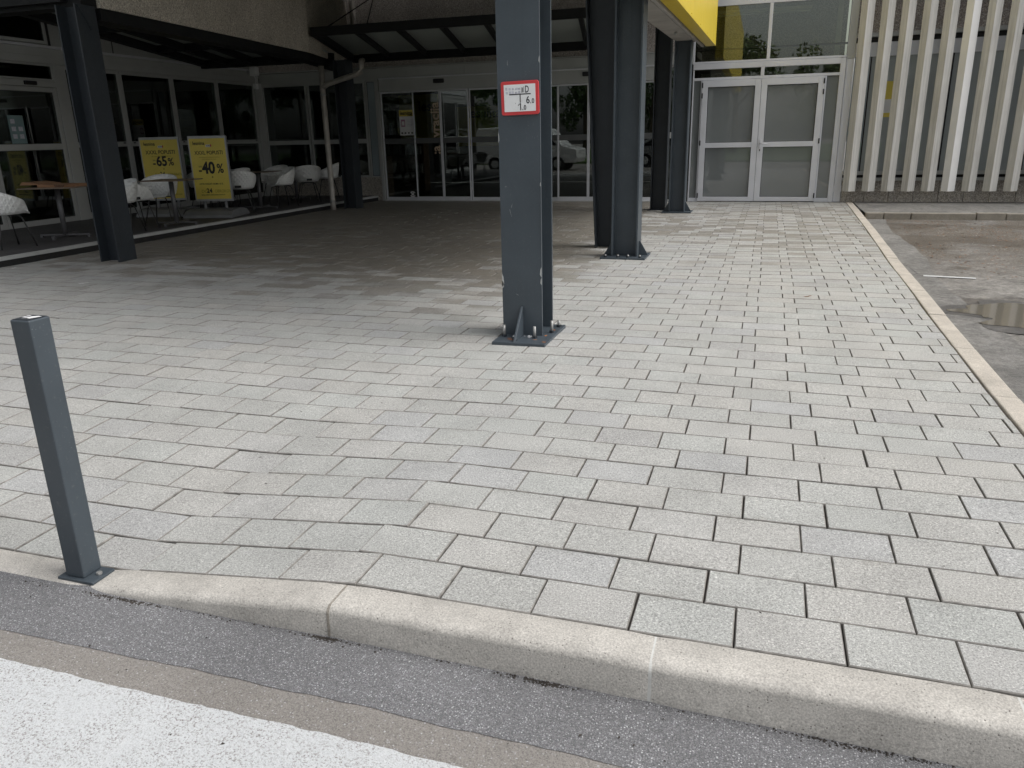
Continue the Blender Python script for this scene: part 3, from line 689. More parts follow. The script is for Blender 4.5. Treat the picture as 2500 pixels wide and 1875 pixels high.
# --- left facade on the terrace
FL.part('header_panel', M['alu_dull'], bld, 3.0, 17.40, 2.78, 3.03, -.1, .03, .004)
FL.part('header_cap', M['alu'], bld, 3.0, 17.40, 3.032, 3.075, -.1, .07, .004)
FL.part('header_step', M['alu_dull'], bld, 3.0, 17.40, 2.90, 2.94, .03, .045)
FL.part('upper_wall', M['alu_dull'], bld, 3.0, 17.40, 3.076, 4.4, -.3, -.02)
FL.part('upper_joint', M['gasket'], bld, 12.9, 12.92, 3.08, 4.2, -.02, -.016); FL.part('upper_joint', M['gasket'], bld, 11.45, 11.50, 3.08, 4.2, -.02, -.016)
FL.framed('upper_window', bld, 9.3, 11.40, 3.10, 4.0, .05, M['glass'], M['alu_dull'], d0=-.01, d1=.02)
mz = [11.60, 12.91, 14.335, 15.78, 17.18]
for a, b in zip(mz, mz[1:]):
    f = FL.framed('window', bld, a+.002, b-.002, TZ+.01, 2.775, .062, M['glass'], M['alu_dull'], rails=[(1.395, 1.485)], wb=.11)
    for y_ in (a+.13, b-.13): FL.part('latch', M['black'], f, y_-.03, y_+.03, 1.45, 1.47, .028, .034)
FL.part('post', M['alu_dull'], bld, 11.40, 11.595, TZ, 2.775, -.08, .045, .004); FL.part('post', M['alu_dull'], bld, 17.185, 17.46, TZ, 2.78, -.08, .06, .004)
te = FL.part('terrace_entrance', M['alu_dull'], bld, 7.4, 11.398, 2.40, 2.50, -.1, .06, .004)
FL.part('sensor', M['black'], te, 10.73, 10.97, 2.42, 2.485, .061, .10, .01)
FL.framed('transom', te, 7.4, 11.395, 2.505, 2.775, .03, M['glass'], M['alu_dull'])
for a, b, lab in ((9.93, 11.39, 'r'), (8.45, 9.92, 'l'), (6.9, 8.44, 'l')):
    FL.framed('leaf', te, a, b, TZ+.005, 2.395, .075, M['glass'], M['alu_dull'], rails=[(1.37, 1.47)], wb=.09)
nt2 = FL.part('notice', M['teal_paper'], te, 10.33, 10.62, 1.48, 1.93, .012, .016)
for k in range(5): FL.part('printed_icon', M['grey_print'], nt2, 10.37+.13*(k % 2), 10.45+.13*(k % 2), 1.56+.12*(k//2), 1.63+.12*(k//2), .0161, .017)
FL.part('door_reader', M['white'], te, 9.82, 9.90, 1.25, 1.62, .032, .07, .01); FL.part('door_sticker', M['poster'], te, 9.90, 9.98, 1.50, 1.78, .033, .036)
for a in [3.0+1.45*k for k in range(3)]: FL.framed('window', bld, a, a+1.30, TZ+.01, 2.775, .062, M['glass'], M['alu_dull'], rails=[(1.395, 1.485)], wb=.11)

# --- interiors seen through the panes
ir = thing('shop_interior', 'dim shop rooms seen through the glass fronts', 'interior', (-8, 22, 0))
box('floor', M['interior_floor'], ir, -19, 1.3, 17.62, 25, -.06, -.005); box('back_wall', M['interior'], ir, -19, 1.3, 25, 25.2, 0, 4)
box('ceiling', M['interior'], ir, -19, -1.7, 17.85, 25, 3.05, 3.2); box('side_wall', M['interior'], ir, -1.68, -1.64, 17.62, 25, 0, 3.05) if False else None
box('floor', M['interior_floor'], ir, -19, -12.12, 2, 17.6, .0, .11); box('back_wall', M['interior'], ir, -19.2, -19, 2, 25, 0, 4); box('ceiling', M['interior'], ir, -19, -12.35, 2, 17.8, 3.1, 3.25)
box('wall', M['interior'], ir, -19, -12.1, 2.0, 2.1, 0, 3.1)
for (a, b, y0, y1, z1) in ((-9.3, -8.2, 19.6, 19.66, 2.5), (-8.0, -6.6, 20.4, 20.46, 2.2)): box('yellow_board', M['poster'], ir, a, b, y0, y1, 1.2 if z1 < 2.4 else 1.3, z1)
place('lettering', text_mesh('lesnina', .34, M['black'], .002, .006), frame_matrix((-8.75, 19.59, 2.10), (1, 0, 0), (0, 0, 1)), ir)
place('lettering', text_mesh('lesnina', .34, M['black'], .002, .006), frame_matrix((-7.7, 20.39, 1.92), (1, 0, 0), (0, 0, 1)), ir)
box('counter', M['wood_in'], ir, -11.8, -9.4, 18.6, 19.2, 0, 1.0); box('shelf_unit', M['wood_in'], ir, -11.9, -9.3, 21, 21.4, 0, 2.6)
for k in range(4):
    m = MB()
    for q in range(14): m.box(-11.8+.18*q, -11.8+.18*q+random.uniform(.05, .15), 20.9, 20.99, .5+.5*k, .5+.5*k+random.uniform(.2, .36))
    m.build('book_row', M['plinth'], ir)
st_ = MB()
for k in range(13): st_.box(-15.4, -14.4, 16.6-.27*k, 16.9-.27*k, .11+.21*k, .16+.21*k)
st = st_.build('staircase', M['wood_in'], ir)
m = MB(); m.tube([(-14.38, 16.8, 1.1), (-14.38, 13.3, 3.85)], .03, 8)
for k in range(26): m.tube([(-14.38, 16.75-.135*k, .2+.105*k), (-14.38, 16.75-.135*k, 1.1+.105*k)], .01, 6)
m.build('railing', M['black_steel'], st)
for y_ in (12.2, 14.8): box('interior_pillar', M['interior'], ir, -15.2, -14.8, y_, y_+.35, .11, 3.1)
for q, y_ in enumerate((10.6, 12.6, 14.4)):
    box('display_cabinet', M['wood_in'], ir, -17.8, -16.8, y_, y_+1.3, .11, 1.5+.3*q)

# --- upper storey, ceiling, edge beams
RFE = [(-1.28, 5.0), (-8.0, 6.2), (-19.2, 8.0)]
roof = MB().prism([(-1.28, 17.2)]+RFE+[(-19.2, 17.2)], 'z', 4.42, 5.2).build('roof_slab', M['soffit'], bld)
box('roof_slab', M['soffit'], bld, -19.2, 12, 17.2, 25.2, 6.0, 6.2); 
for a_, b_ in zip(RFE, RFE[1:]):
    MB().hexa([(a_[0], a_[1], 4.35), (a_[0], a_[1]+.15, 4.35), (b_[0], b_[1]+.15, 4.35), (b_[0], b_[1], 4.35), (a_[0], a_[1], 4.419), (a_[0], a_[1]+.15, 4.419), (b_[0], b_[1]+.15, 4.419), (b_[0], b_[1], 4.419)]).build('front_fascia', M['concrete'], bld)
def zb(y): return 2.834+.0206*(y-9.7)
def sloped(name, mat, x0, x1, y0, y1, dz0, dz1, par):
    return MB().hexa([(x0, y0, zb(y0)+dz0), (x1, y0, zb(y0)+dz0), (x1, y1, zb(y1)+dz0), (x0, y1, zb(y1)+dz0), (x0, y0, zb(y0)+dz1), (x1, y0, zb(y0)+dz1), (x1, y1, zb(y1)+dz1), (x0, y1, zb(y1)+dz1)]).build(name, mat, par, .004)
eb = sloped('edge_beam', M['concrete'], -1.72, -1.40, 5.16, 15.45, .012, .30, bld)
sloped('edge_flange', M['concrete'], -1.40, -1.30, 5.16, 15.5, .02, .055, bld)
sloped('edge_web', M['concrete'], -1.345, -1.30, 5.16, 16.05, -.03, .5, bld)
for y_ in (13.2, 15.75):
    MB().tube([(-1.5, y_, zb(y_)-.005), (-1.5, y_, zb(y_)-.05)], .022, 8).build('eye_bolt', M['bolt'], eb)
MB().hexa([(-1.70, 5.16, 3.0), (-1.42, 5.16, 3.0), (-1.42, 16, 3.25), (-1.70, 16, 3.25), (-1.70, 5.16, 4.42), (-1.42, 5.16, 4.42), (-1.42, 16, 4.42), (-1.70, 16, 4.42)]).build('edge_wall', M['soffit'], bld)
fas = thing('fascia_sign', 'bright yellow sheet fascia box along the roof edge above the columns', 'fascia', (-1.2, 10.5, 2.9))
sloped('face_sheet', M['yellow'], -1.27, -1.10, 5.0, 16.2, 0, 1.9, fas)
sloped('bottom_trim', M['yellow'], -1.275, -1.092, 4.99, 16.205, -.012, .058, fas)
sloped('corner_trim', M['yellow'], -1.13, -1.094, 16.17, 16.212, .06, 1.9, fas)
for y_ in (9.9, 11.3, 12.7, 14.1, 15.4): MB().tube([(-1.092, y_, zb(y_)+.03), (-1.084, y_, zb(y_)+.03)], .008, 6).build('rivet', M['yellow'], fas)
# pebble concrete upper wall over the terrace (stands on two columns)
PWL = [(-7.75, 8.25, 2.99), (-8.42, 14.0, 3.015), (-9.44, 17.42, 3.06)]
pw = thing('pebble_wall', 'brown pebble concrete upper wall above the terrace, carried by two dark columns', 'wall', (-8.2, 12, 3))
for (a, b) in zip(PWL, PWL[1:]):
    m = MB(); t = .28
    m.hexa([(a[0], a[1], a[2]), (b[0], b[1], b[2]), (b[0]-t, b[1], b[2]), (a[0]-t, a[1], a[2]), (a[0], a[1], 4.41), (b[0], b[1], 4.41), (b[0]-t, b[1], 4.41), (a[0]-t, a[1], 4.41)])
    m.build('wall_panel', M['pebble'], pw)
    m = MB(); m.hexa([(a[0]-.02, a[1], a[2]-.14), (b[0]-.02, b[1], b[2]-.14), (b[0]-.3, b[1], b[2]-.14), (a[0]-.3, a[1], a[2]-.14), (a[0]-.02, a[1], a[2]-.002), (b[0]-.02, b[1], b[2]-.002), (b[0]-.3, b[1], b[2]-.002), (a[0]-.3, a[1], a[2]-.002)])
    m.build('support_beam', M['black_steel'], pw)
m = MB().prism([(-8.08, 3.0), (-7.76, 3.0), (-7.95, 3.25), (-8.08, 3.4)], 'y', 8.05, 8.24) if False else MB().box(-12.0, -7.80, 8.0, 8.24, 2.98, 3.42)
m.build('cross_beam', M['black_steel'], pw)

# ================================================================== COLUMNS
def hprofile(cx, cy, w, d, flange='y', tf=.020, tw=.014):
    # H section; flange='y': flanges face front/back, flange='x': flanges face left/right
    a, b = w/2, d/2
    if flange == 'y': P = [(-a, -b), (a, -b), (a, -b+tf), (tw/2, -b+tf), (tw/2, b-tf), (a, b-tf), (a, b), (-a, b), (-a, b-tf), (-tw/2, b-tf), (-tw/2, -b+tf), (-a, -b+tf)]
    else: P = [(-a, -b), (-a+tf, -b), (-a+tf, -tw/2), (a-tf, -tw/2), (a-tf, -b), (a, -b), (a, b), (a-tf, b), (a-tf, tw/2), (-a+tf, tw/2), (-a+tf, b), (-a, b)]
    return [(cx+x, cy+y) for x, y in P]
def bolt(x, y, z, h, par, r=.011):
    m = MB(); n6 = [(x+r*1.8*math.cos(k*math.pi/3), y+r*1.8*math.sin(k*math.pi/3)) for k in range(6)]
    m.prism(n6, 'z', z, z+.016); b = m.build('nut', M['steel_d'], par); MB().tube([(x, y, z), (x, y, z+h)], r, 8).build('threaded_rod', M['bolt'], b)
def gusset(pts, axis, a, b, par): MB().prism(pts, axis, a, b).build('gusset', M['steel'], par, .002)
# nearest column with the hydrant sign
c1 = thing('steel_column', 'nearest slate grey steel column carrying the red framed sign', 'column', (-1.63, 5.44, 0), 'columns along the open edge of the roof')
MB().prism(hprofile(-1.627, 5.445, .298, .31, 'y'), 'z', .022, 3.0).build('shaft', M['steel'], c1, .002)
bp = box('base_plate', M['steel'], c1, -1.785, -1.395, 5.05, 5.665, -.004, .022, .003)
gusset([(5.07, .022), (5.288, .022), (5.288, .235), (5.275, .235)], 'x', -1.634, -1.618, c1)
for bx_, by_, h in ((-1.745, 5.215, .085), (-1.515, 5.215, .085), (-1.435, 5.40, .09), (-1.43, 5.59, .05), (-1.745, 5.63, .05)): bolt(bx_, by_, .022, h, bp)
for k in range(16):
    x_, y_ = random.uniform(-1.70, -1.53), random.uniform(5.21, 5.27); s_ = random.uniform(.004, .012)
    MB().add([(x_-s_, y_, .0235), (x_+s_, y_-s_*.5, .0235), (x_+s_*.3, y_+s_, .0235), (x_, y_+.2*s_, .0235+s_*1.2)], [(0, 1, 3), (1, 2, 3), (2, 0, 3), (0, 2, 1)]).build('paint_flake', M['paper'], bp)
for (x_, y_, a_, b_) in ((-1.69, 5.17, .022, .010), (-1.665, 5.13, .030, .009), (-1.50, 5.17, .018, .006), (-1.455, 5.30, .010, .02), (-1.44, 5.48, .012, .015), (-1.42, 5.12, .016, .012)):
    MB().add([(x_-a_, y_, .0226), (x_, y_-b_, .0226), (x_+a_, y_-b_*.3, .0226), (x_+a_*.6, y_+b_, .0226), (x_-a_*.5, y_+b_*.8, .0226)], [(0, 1, 2, 3, 4)]).build('rust_spot', M['rust'], bp)
for (x_, z_, w_, h_) in ((-1.776, .44, .016, .07), (-1.776, .40, .014, .04), (-1.479, .50, -.012, .05), (-1.479, .43, -.009, .035), (-1.776, 1.42, .006, .05), (-1.479, 1.9, -.006, .03), (-1.479, 1.1, -.005, .02)):
    MB().add([(x_, 5.2885, z_-h_), (x_+w_, 5.2885, z_-h_*.6), (x_+w_*.7, 5.2885, z_+h_*.1), (x_, 5.2885, z_+h_*.5), (x_, 5.295, z_)], [(0, 1, 2, 3), (0, 3, 4)]).build('chipped_edge', M['alu_dull'], c1)
for (x_, z_, l_, a_) in ((-1.70, 1.88, .03, 1.5), (-1.70, .90, .05, -1.3), (-1.69, .95, .03, 1.2), (-1.73, 1.08, .015, .1), (-1.66, .32, .02, -.5)):
    u = Vector((math.cos(a_), 0, math.sin(a_)))*l_/2; v = Vector((-math.sin(a_), 0, math.cos(a_)))*.0009; p = Vector((x_, 5.2892, z_))
    MB().add([p-u-v, p+u-v*.3, p+u+v*.3, p-u+v], [(0, 1, 2, 3)]).build('scratch', M['alu_dull'], c1)
# second pair
c2 = thing('steel_column', 'slate grey steel column with side gussets, second from the camera', 'column', (-1.56, 9.4, 0), 'columns along the open edge of the roof')
MB().prism(hprofile(-1.562, 9.40, .315, .30, 'x'), 'z', .02, zb(9.4)+.02).build('shaft', M['steel'], c2, .002)
bp = box('base_plate', M['steel'], c2, -1.83, -1.295, 9.12, 9.62, -.004, .020, .003)
for s_, xe in ((-1, -1.7195), (1, -1.4045)):
    MB().prism([(xe, .02), (xe+s_*.105, .02), (xe+s_*.100, .035), (xe+s_*.012, .185), (xe, .185)], 'y', 9.39, 9.41).build('gusset', M['steel'], c2, .002)
for x_ in (-1.77, -1.62, -1.50, -1.36): bolt(x_, 9.17, .02, .03, bp)
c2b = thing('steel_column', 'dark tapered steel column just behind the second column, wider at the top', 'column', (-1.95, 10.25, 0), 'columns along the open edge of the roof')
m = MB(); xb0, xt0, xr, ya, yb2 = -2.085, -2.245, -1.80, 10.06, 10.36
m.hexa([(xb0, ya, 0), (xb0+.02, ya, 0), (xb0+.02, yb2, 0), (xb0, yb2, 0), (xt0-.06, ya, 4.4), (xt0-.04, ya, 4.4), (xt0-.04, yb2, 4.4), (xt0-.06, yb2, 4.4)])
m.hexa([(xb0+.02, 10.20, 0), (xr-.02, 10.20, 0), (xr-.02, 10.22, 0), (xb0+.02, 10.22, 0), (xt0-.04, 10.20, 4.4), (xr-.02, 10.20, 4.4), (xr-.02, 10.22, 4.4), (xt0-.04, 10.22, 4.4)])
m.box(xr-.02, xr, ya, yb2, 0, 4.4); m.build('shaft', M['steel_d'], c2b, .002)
# third pair
c3 = thing('steel_column', 'slate grey steel column nearest the double door', 'column', (-1.56, 15.05, 0), 'columns along the open edge of the roof')
MB().prism(hprofile(-1.562, 15.06, .29, .30, 'x'), 'z', .02, zb(15.06)+.02).build('shaft', M['steel'], c3, .002)
box('base_plate', M['steel'], c3, -1.83, -1.29, 14.85, 15.3, -.004, .02, .003)
for s_, xe in ((-1, -1.707), (1, -1.417)):
    MB().prism([(xe, .02), (xe+s_*.105, .02), (xe+s_*.100, .035), (xe+s_*.012, .185), (xe, .185)], 'y', 15.05, 15.07).build('gusset', M['steel'], c3, .002)
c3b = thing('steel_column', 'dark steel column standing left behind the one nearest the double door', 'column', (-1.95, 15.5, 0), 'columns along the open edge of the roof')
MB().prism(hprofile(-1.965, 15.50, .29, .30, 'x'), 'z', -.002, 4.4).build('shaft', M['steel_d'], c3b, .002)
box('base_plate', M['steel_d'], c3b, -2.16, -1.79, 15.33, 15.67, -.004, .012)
# terrace columns
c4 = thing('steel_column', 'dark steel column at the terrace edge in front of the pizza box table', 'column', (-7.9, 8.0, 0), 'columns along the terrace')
MB().prism(hprofile(-7.905, 8.01, .30, .30, 'x'), 'z', -.002, 2.99).build('shaft', M['steel_d'], c4, .002)  # darker copy of the column paint, roof shade put into its colour
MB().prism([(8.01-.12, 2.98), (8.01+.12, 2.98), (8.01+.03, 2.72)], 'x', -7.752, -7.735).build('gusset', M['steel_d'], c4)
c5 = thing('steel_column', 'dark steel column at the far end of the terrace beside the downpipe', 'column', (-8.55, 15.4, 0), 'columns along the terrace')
MB().prism(hprofile(-8.55, 15.43, .30, .30, 'x'), 'z', -.002, 3.0).build('shaft', M['steel_d'], c5, .002)  # shade under the roof painted in with the darker steel colour
MB().prism([(-8.70, 3.0), (-8.95, 3.0), (-8.70, 2.72)], 'y', 15.42, 15.44).build('gusset', M['steel_d'], c5)

# hydrant sign on the nearest column
sg = thing('hydrant_sign', 'small red framed white hydrant sign on the nearest steel column', 'sign', (-1.60, 5.28, 1.655))
def rrect(x0, x1, z0, z1, r, n=5):
    P = []
    for cx_, cz_, a0 in ((x1-r, z1-r, 0), (x0+r, z1-r, 90), (x0+r, z0+r, 180), (x1-r, z0+r, 270)):
        for k in range(n+1): t = R(a0+90*k/n); P.append((cx_+r*math.cos(t), cz_+r*math.sin(t)))
    return P
SGM = Matrix.Translation((-1.613, 5.288, 1.657)) @ Matrix.Rotation(R(-1.0), 4, 'Y')
def sgpart(name, m, mat, par=sg, bevel=0):
    me = m.mesh(name, mat); o = place(name, me, SGM, par)
    if bevel: b = o.modifiers.new('bevel', 'BEVEL'); b.width = bevel; b.segments = 2
    return o
sgpart('back_frame', MB().prism(rrect(-.132, .132, -.107, .107, .016), 'y', -.014, 0), M['red'], bevel=.003)
pl = sgpart('white_plate', MB().prism(rrect(-.1095, .1095, -.0855, .0855, .003), 'y', -.0165, -.005), M['white'])
sgpart('symbol_bar', MB().box(-.073, .077, -.0175, -.0168, .020, .0265), M['black'], pl); sgpart('symbol_stem', MB().box(0, .0065, -.0175, -.0168, -.030, .020), M['black'], pl)
def sgtext(s, x, z, size, sx=.85): 
    o = place('lettering', text_mesh(s, size, M['black'], .0003, .0007, sx=sx), SGM @ frame_matrix((x, -.0172, z), (1, 0, 0), (0, 0, 1)), pl)
sgtext('6', .043, -.036, .064); sgtext(',', .073, -.034, .034); sgtext('0', .083, -.036, .042); sgtext('1', -.008, -.076, .060); sgpart('lettering', MB().add([(-.014, -.0174, -.046), (-.011, -.0174, -.050), (.003, -.0174, -.036), (.003, -.0174, -.0325)], [(0, 1, 2, 3)]), M['black'], pl); sgtext(',', .016, -.074, .034); sgtext('0', .026, -.076, .042); sgtext('D', .037, .032, .062, .62)
for (a, b, c_, d_) in ((.013, .0155, .032, .066), (.020, .0245, .034, .064), (.028, .030, .034, .07)): sgpart('lettering', MB().box(a, b, -.0175, -.0168, c_, d_), M['black'], pl)
for k in range(10):
    x_ = -.098+.022*(k % 5); z_ = .028+.022*(k//5); sgpart('sticker_residue', MB().box(x_, x_+random.uniform(.012, .020), -.0172, -.0167, z_, z_+random.uniform(.012, .019)), M['grey_print'], pl)
sgpart('stray_mark', MB().box(-.032, -.030, -.0175, -.0168, -.036, -.031), M['black'], pl)

# ================================================================== BOLLARD
bo = thing('bollard', 'square dark slate steel bollard bolted to the lowered kerb', 'bollard', (-2.315, 1.925, -.1))
bz = kdrop(-2.3)
box('base_plate', M['steel'], bo, -2.385, -2.222, 1.868, 1.972, bz-.003, bz+.008, .002)
m = MB(); m.box(-2.358, -2.275, 1.883, 1.966, bz+.008, .868); m.build('tube', M['steel'], bo, .005)
cp = box('top_cap', M['steel_d'], bo, -2.353, -2.280, 1.888, 1.961, .8685, .8695)
MB().add([(-2.335, 1.905, .8702), (-2.318, 1.915, .8702), (-2.300, 1.908, .8702), (-2.286, 1.945, .8702), (-2.305, 1.950, .8702), (-2.322, 1.940, .8702)], [(0, 1, 2, 3, 4, 5)]).build('worn_sticker', M['paper'], cp)
MB().add([(-2.349, 1.925, .8702), (-2.338, 1.922, .8702), (-2.335, 1.950, .8702), (-2.345, 1.952, .8702)], [(0, 1, 2, 3)]).build('worn_sticker', M['paper'], cp)
m = MB(); hx = [(-2.246+.011*math.cos(k*math.pi/3), 1.925+.011*math.sin(k*math.pi/3)) for k in range(6)]
m.prism(hx, 'z', bz+.008, bz+.017); m.build('bolt', M['bolt'], bo, .001)

# ================================================================== CANOPIES AND PIPES
def beam(path0, path1, w, h, name, mat, par):     # box beam between two points, w across (horizontal), h down from the line
    a, b = Vector(path0), Vector(path1); d = (b-a); n_ = Vector((-d.y, d.x, 0)).normalized()*w/2; z = Vector((0, 0, h))
    return MB().hexa([a-n_-z, a+n_-z, b+n_-z, b-n_-z, a-n_, a+n_, b+n_, b-n_]).build(name, mat, par)
BS = M['black_steel']
rc = thing('glass_canopy', 'black steel glass canopy hanging over the sliding entrances', 'canopy', (-5.5, 16, 3.3))
NF = [(-8.40+1.0*i*(6.3/6.3)) for i in range(0)]
fx0, fx1, bx0, bx1 = -8.36, -2.35, -9.33, -2.9
fyy, byy, fz, bz_ = 14.0, 17.40, 3.445, 3.30
beam((fx0, fyy, fz), (fx1, fyy, fz), .08, .155, 'front_beam', BS, rc); beam((bx0, byy, bz_), (bx1, byy, bz_), .16, .17, 'back_beam', BS, rc)
np_ = 7
for i in range(np_+1):
    t = i/np_; p0 = (fx0+(fx1-fx0)*t+(.04 if i == 0 else 0), fyy+.03, fz-.01); p1 = (bx0+(bx1-bx0)*t, byy-.06, bz_-.01)
    beam(p0, p1, .10 if i == 0 else .075, .14 if i in (0, np_) else .10, 'purlin', BS, rc)
    if i < np_:
        t2 = (i+1)/np_; q0 = (fx0+(fx1-fx0)*t2, fyy+.03); q1 = (bx0+(bx1-bx0)*t2, byy-.06)
        MB().hexa([(p0[0]+.03, p0[1], fz-.008), (q0[0]-.03, q0[1], fz-.008), (q1[0]-.03, q1[1], bz_-.008), (p1[0]+.03, p1[1], bz_-.008),
                   (p0[0]+.03, p0[1], fz+.002), (q0[0]-.03, q0[1], fz+.002), (q1[0]-.03, q1[1], bz_+.002), (p1[0]+.03, p1[1], bz_+.002)]).build('pane', M['glass_clear'], rc)
for xa, xb in ((-8.05, -8.75), (-7.2, -8.85), (-4.4, -5.0)):
    MB().tube([(xa, fyy+.02, fz-.02), (xb*.985, 17.45, 4.55)], .011, 6).build('hanger_rod', BS, rc)
lc = thing('glass_canopy', 'flat black steel glass canopy over the terrace, left of the pebble wall', 'canopy', (-10.2, 12, 3.1))
def lxp(x0, y): return x0-.395*(y-13.28)                 # the canopy grid runs askew to the facades
def wallx(y): return -7.75-.1165*(y-8.25)-.30
LX = [-11.10+.633*i for i in range(7)]; LY = [7.95, 10.22, 12.72, 15.38]; LZ = 3.15
for i, x0 in enumerate(LX):
    ys = [7.95+.05*k for k in range(150) if lxp(x0, 7.95+.05*k) <= wallx(7.95+.05*k)]
    if not ys or ys[0] > 14.6: continue
    beam((lxp(x0, ys[0]), ys[0], LZ), (lxp(x0, 15.34), 15.34, LZ), .13 if i == 0 else .075, .13, 'purlin', BS, lc)
for y_ in LY[:-1]: beam((lxp(LX[0], y_), y_, LZ-.004), (wallx(y_)+.02, y_, LZ-.004), .10, .12, 'cross_beam', BS, lc)
beam((-12.0, 15.40, LZ-.008), (-8.74, 15.40, LZ-.008), .12, .165, 'gutter_beam', BS, lc)
for i in range(len(LX)-1):
    for a_, b_ in zip(LY, LY[1:]):
        y0, y1 = a_+.05, b_-.06
        while y0 < y1 and lxp(LX[i+1], y0) > wallx(y0)+.25: y0 += .05
        if y1-y0 < .3: continue
        q = [(lxp(LX[i], y0)+.035, y0), (lxp(LX[i+1], y0)-.035, y0), (lxp(LX[i+1], y1)-.035, y1), (lxp(LX[i], y1)+.035, y1)]
        MB().hexa([(x, y, LZ-.012) for x, y in q]+[(x, y, LZ-.003) for x, y in q]).build('pane', M['glass_clear'], lc)
dp = thing('downpipe', 'grey forked rain downpipe at the far terrace edge', 'pipe', (-8.74, 14.95, 0))
m = MB(); m.tube([(-8.93, 15.22, 2.985), (-8.93, 15.22, 2.66), (-8.915, 15.18, 2.52), (-8.90, 15.15, 2.42), (-8.79, 14.97, .16), (-8.775, 14.95, .0)], .058, 14); m.build('main_pipe', M['pipe'], dp)
m = MB(); m.tube([(-9.02, 17.25, 3.16), (-7.90, 15.03, 2.925), (-7.86, 14.95, 2.895), (-7.865, 14.95, 2.78), (-7.89, 14.96, 2.715), (-7.98, 14.98, 2.68), (-8.76, 15.13, 2.53), (-8.905, 15.16, 2.46)], .052, 14); m.build('branch_pipe', M['pipe'], dp)
for z_, x_, y_ in ((2.30, -8.894, 15.14), (.16, -8.79, 14.97)): MB().tube([(x_, y_, z_), (x_+.001, y_+.002, z_+.05)], .063, 14).build('pipe_clamp', M['bolt'], dp)
dp2 = thing('downpipe', 'straight grey rain pipe in the inner corner of the pebble walls', 'pipe', (-9.25, 17.3, 3.3))
MB().tube([(-9.22, 17.30, 3.28), (-9.22, 17.30, 4.41)], .07, 14).build('pipe', M['pipe'], dp2)
cm = thing('wall_lamp', 'small white box lamp on the corner above the terrace windows', 'lamp', (-11.75, 17.0, 2.95))
box('housing', M['white'], cm, -11.85, -11.68, 16.9, 17.05, 2.92, 3.12, .015); box('bracket', M['alu_dull'], cm, -11.95, -11.85, 16.93, 17.0, 2.98, 3.04)
box('junction_box', M['white'], cm, -11.935, -11.86, 17.1, 17.22, 2.64, 2.76, .006)
MB().tube([(-11.86, 17.08, 2.95), (-11.84, 17.12, 2.85), (-11.89, 17.15, 2.76)], .007, 6).build('cable', M['white'], cm)

# ================================================================== TERRACE FURNITURE
FZ = TZ+.006
def shell_mesh():
    nt_, ns = 44, 11; bm = bmesh.new(); grid = []
    def rim(a):    # a = angle from the back (0) to the front (180)
        a = abs(a)
        if a < 70: h = .80-.07*(a/70)**2
        elif a < 118: h = .73-.10*((a-70)/48)
        else: h = .63-.20*sstep(118, 146, a)
        return h
    for i in range(nt_):
        th = -180+360*i/nt_; h = rim(th); t = R(th); row = []
        dx, dy = math.sin(t), -math.cos(t)
        for j in range(ns):
            s = (j+1)/ns
            if s <= .5: r = .42*s*1.0; r = .235*(s/.5); z = .435+.012*(s/.5)**3
            else:
                q = (s-.5)/.5; r = .235+.055*math.sin(q*math.pi/2)+.012*q; z = .447+(h-.447)*(q**1.15)
            row.append(bm.verts.new((dx*r*1.03, dy*r*.98, z)))
        grid.append(row)
    c = bm.verts.new((0, 0, .432))
    for i in range(nt_):
        a, b = grid[i], grid[(i+1) % nt_]
        bm.faces.new((c, a[0], b[0]))
        for j in range(ns-1): bm.faces.new((a[j], a[j+1], b[j+1], b[j]))
    bmesh.ops.recalc_face_normals(bm, faces=bm.faces)
    bmesh.ops.solidify(bm, geom=bm.faces[:], thickness=.016)
    me = bpy.data.meshes.new('shell'); bm.to_mesh(me); bm.free()
    for p in me.polygons: p.use_smooth = True
    me.materials.append(M['chair']); return me
proto_chair = thing('terrace_chair', 'chair', 'chair', (0, 0, 0))
sh = bpy.data.objects.new('shell', shell_mesh()); COL.objects.link(sh); sh.parent = proto_chair
for sx_ in (-1, 1):
    for sy_ in (-1, 1):
        MB().tube([(0, sy_*.06, .425), (sx_*.11, sy_*.11, .422), (sx_*.145, sy_*.15, .39), (sx_*.225, sy_*.235, 0)], .0105, 8).build('leg', M['chair_leg'], proto_chair)
MB().box(-.055, .055, -.315, -.27, .475, .515).build('drain_slot', M['gasket'], proto_chair)
GRP = 'white quilted shell chairs on the terrace'
CH = [  # x, y, rotation about z (degrees, 0 = faces away from the road), label
 (-9.78, 8.07, -12, 'white shell chair at the left picture edge beside the pizza box table'),
 (-9.55, 9.88, 160, 'white shell chair mostly hidden behind the dark terrace column'),
 (-9.70, 10.35, -20, 'white shell chair showing its shaded back, right of the dark terrace column'),
 (-10.05, 11.35, 200, 'white shell chair behind the first round-edged table beside the 65 percent poster'),
 (-10.15, 13.15, 150, 'white shell chair seen between the two yellow posters'),
 (-9.72, 13.15, 28, 'shaded white shell chair just right of the 40 percent poster'),
 (-9.60, 14.35, 150, 'brightly lit white shell chair behind the third table'),
 (-10.55, 15.55, 170, 'white shell chair of which only the top rim shows above the lit one'),
 (-10.65, 14.3, 75, 'grey looking shell chair turned sideways behind the third table'),
 (-11.05, 13.75, 60, 'low shell chair rim furthest left behind the 40 percent poster'),
 (-9.72, 15.55, 40, 'shaded white shell chair left of the downpipe'),
 (-9.98, 16.85, 120, 'bright white shell chair directly behind the downpipe'),
]
for i, (x_, y_, a, lab) in enumerate(CH):
    c = proto_chair if i == 0 else copy_tree(proto_chair)
    c.location = (x_, y_, FZ); c.rotation_euler = (0, 0, R(a)); tag(c, lab, 'chair', GRP)
proto_table = thing('terrace_table', 'table', 'table', (0, 0, 0))
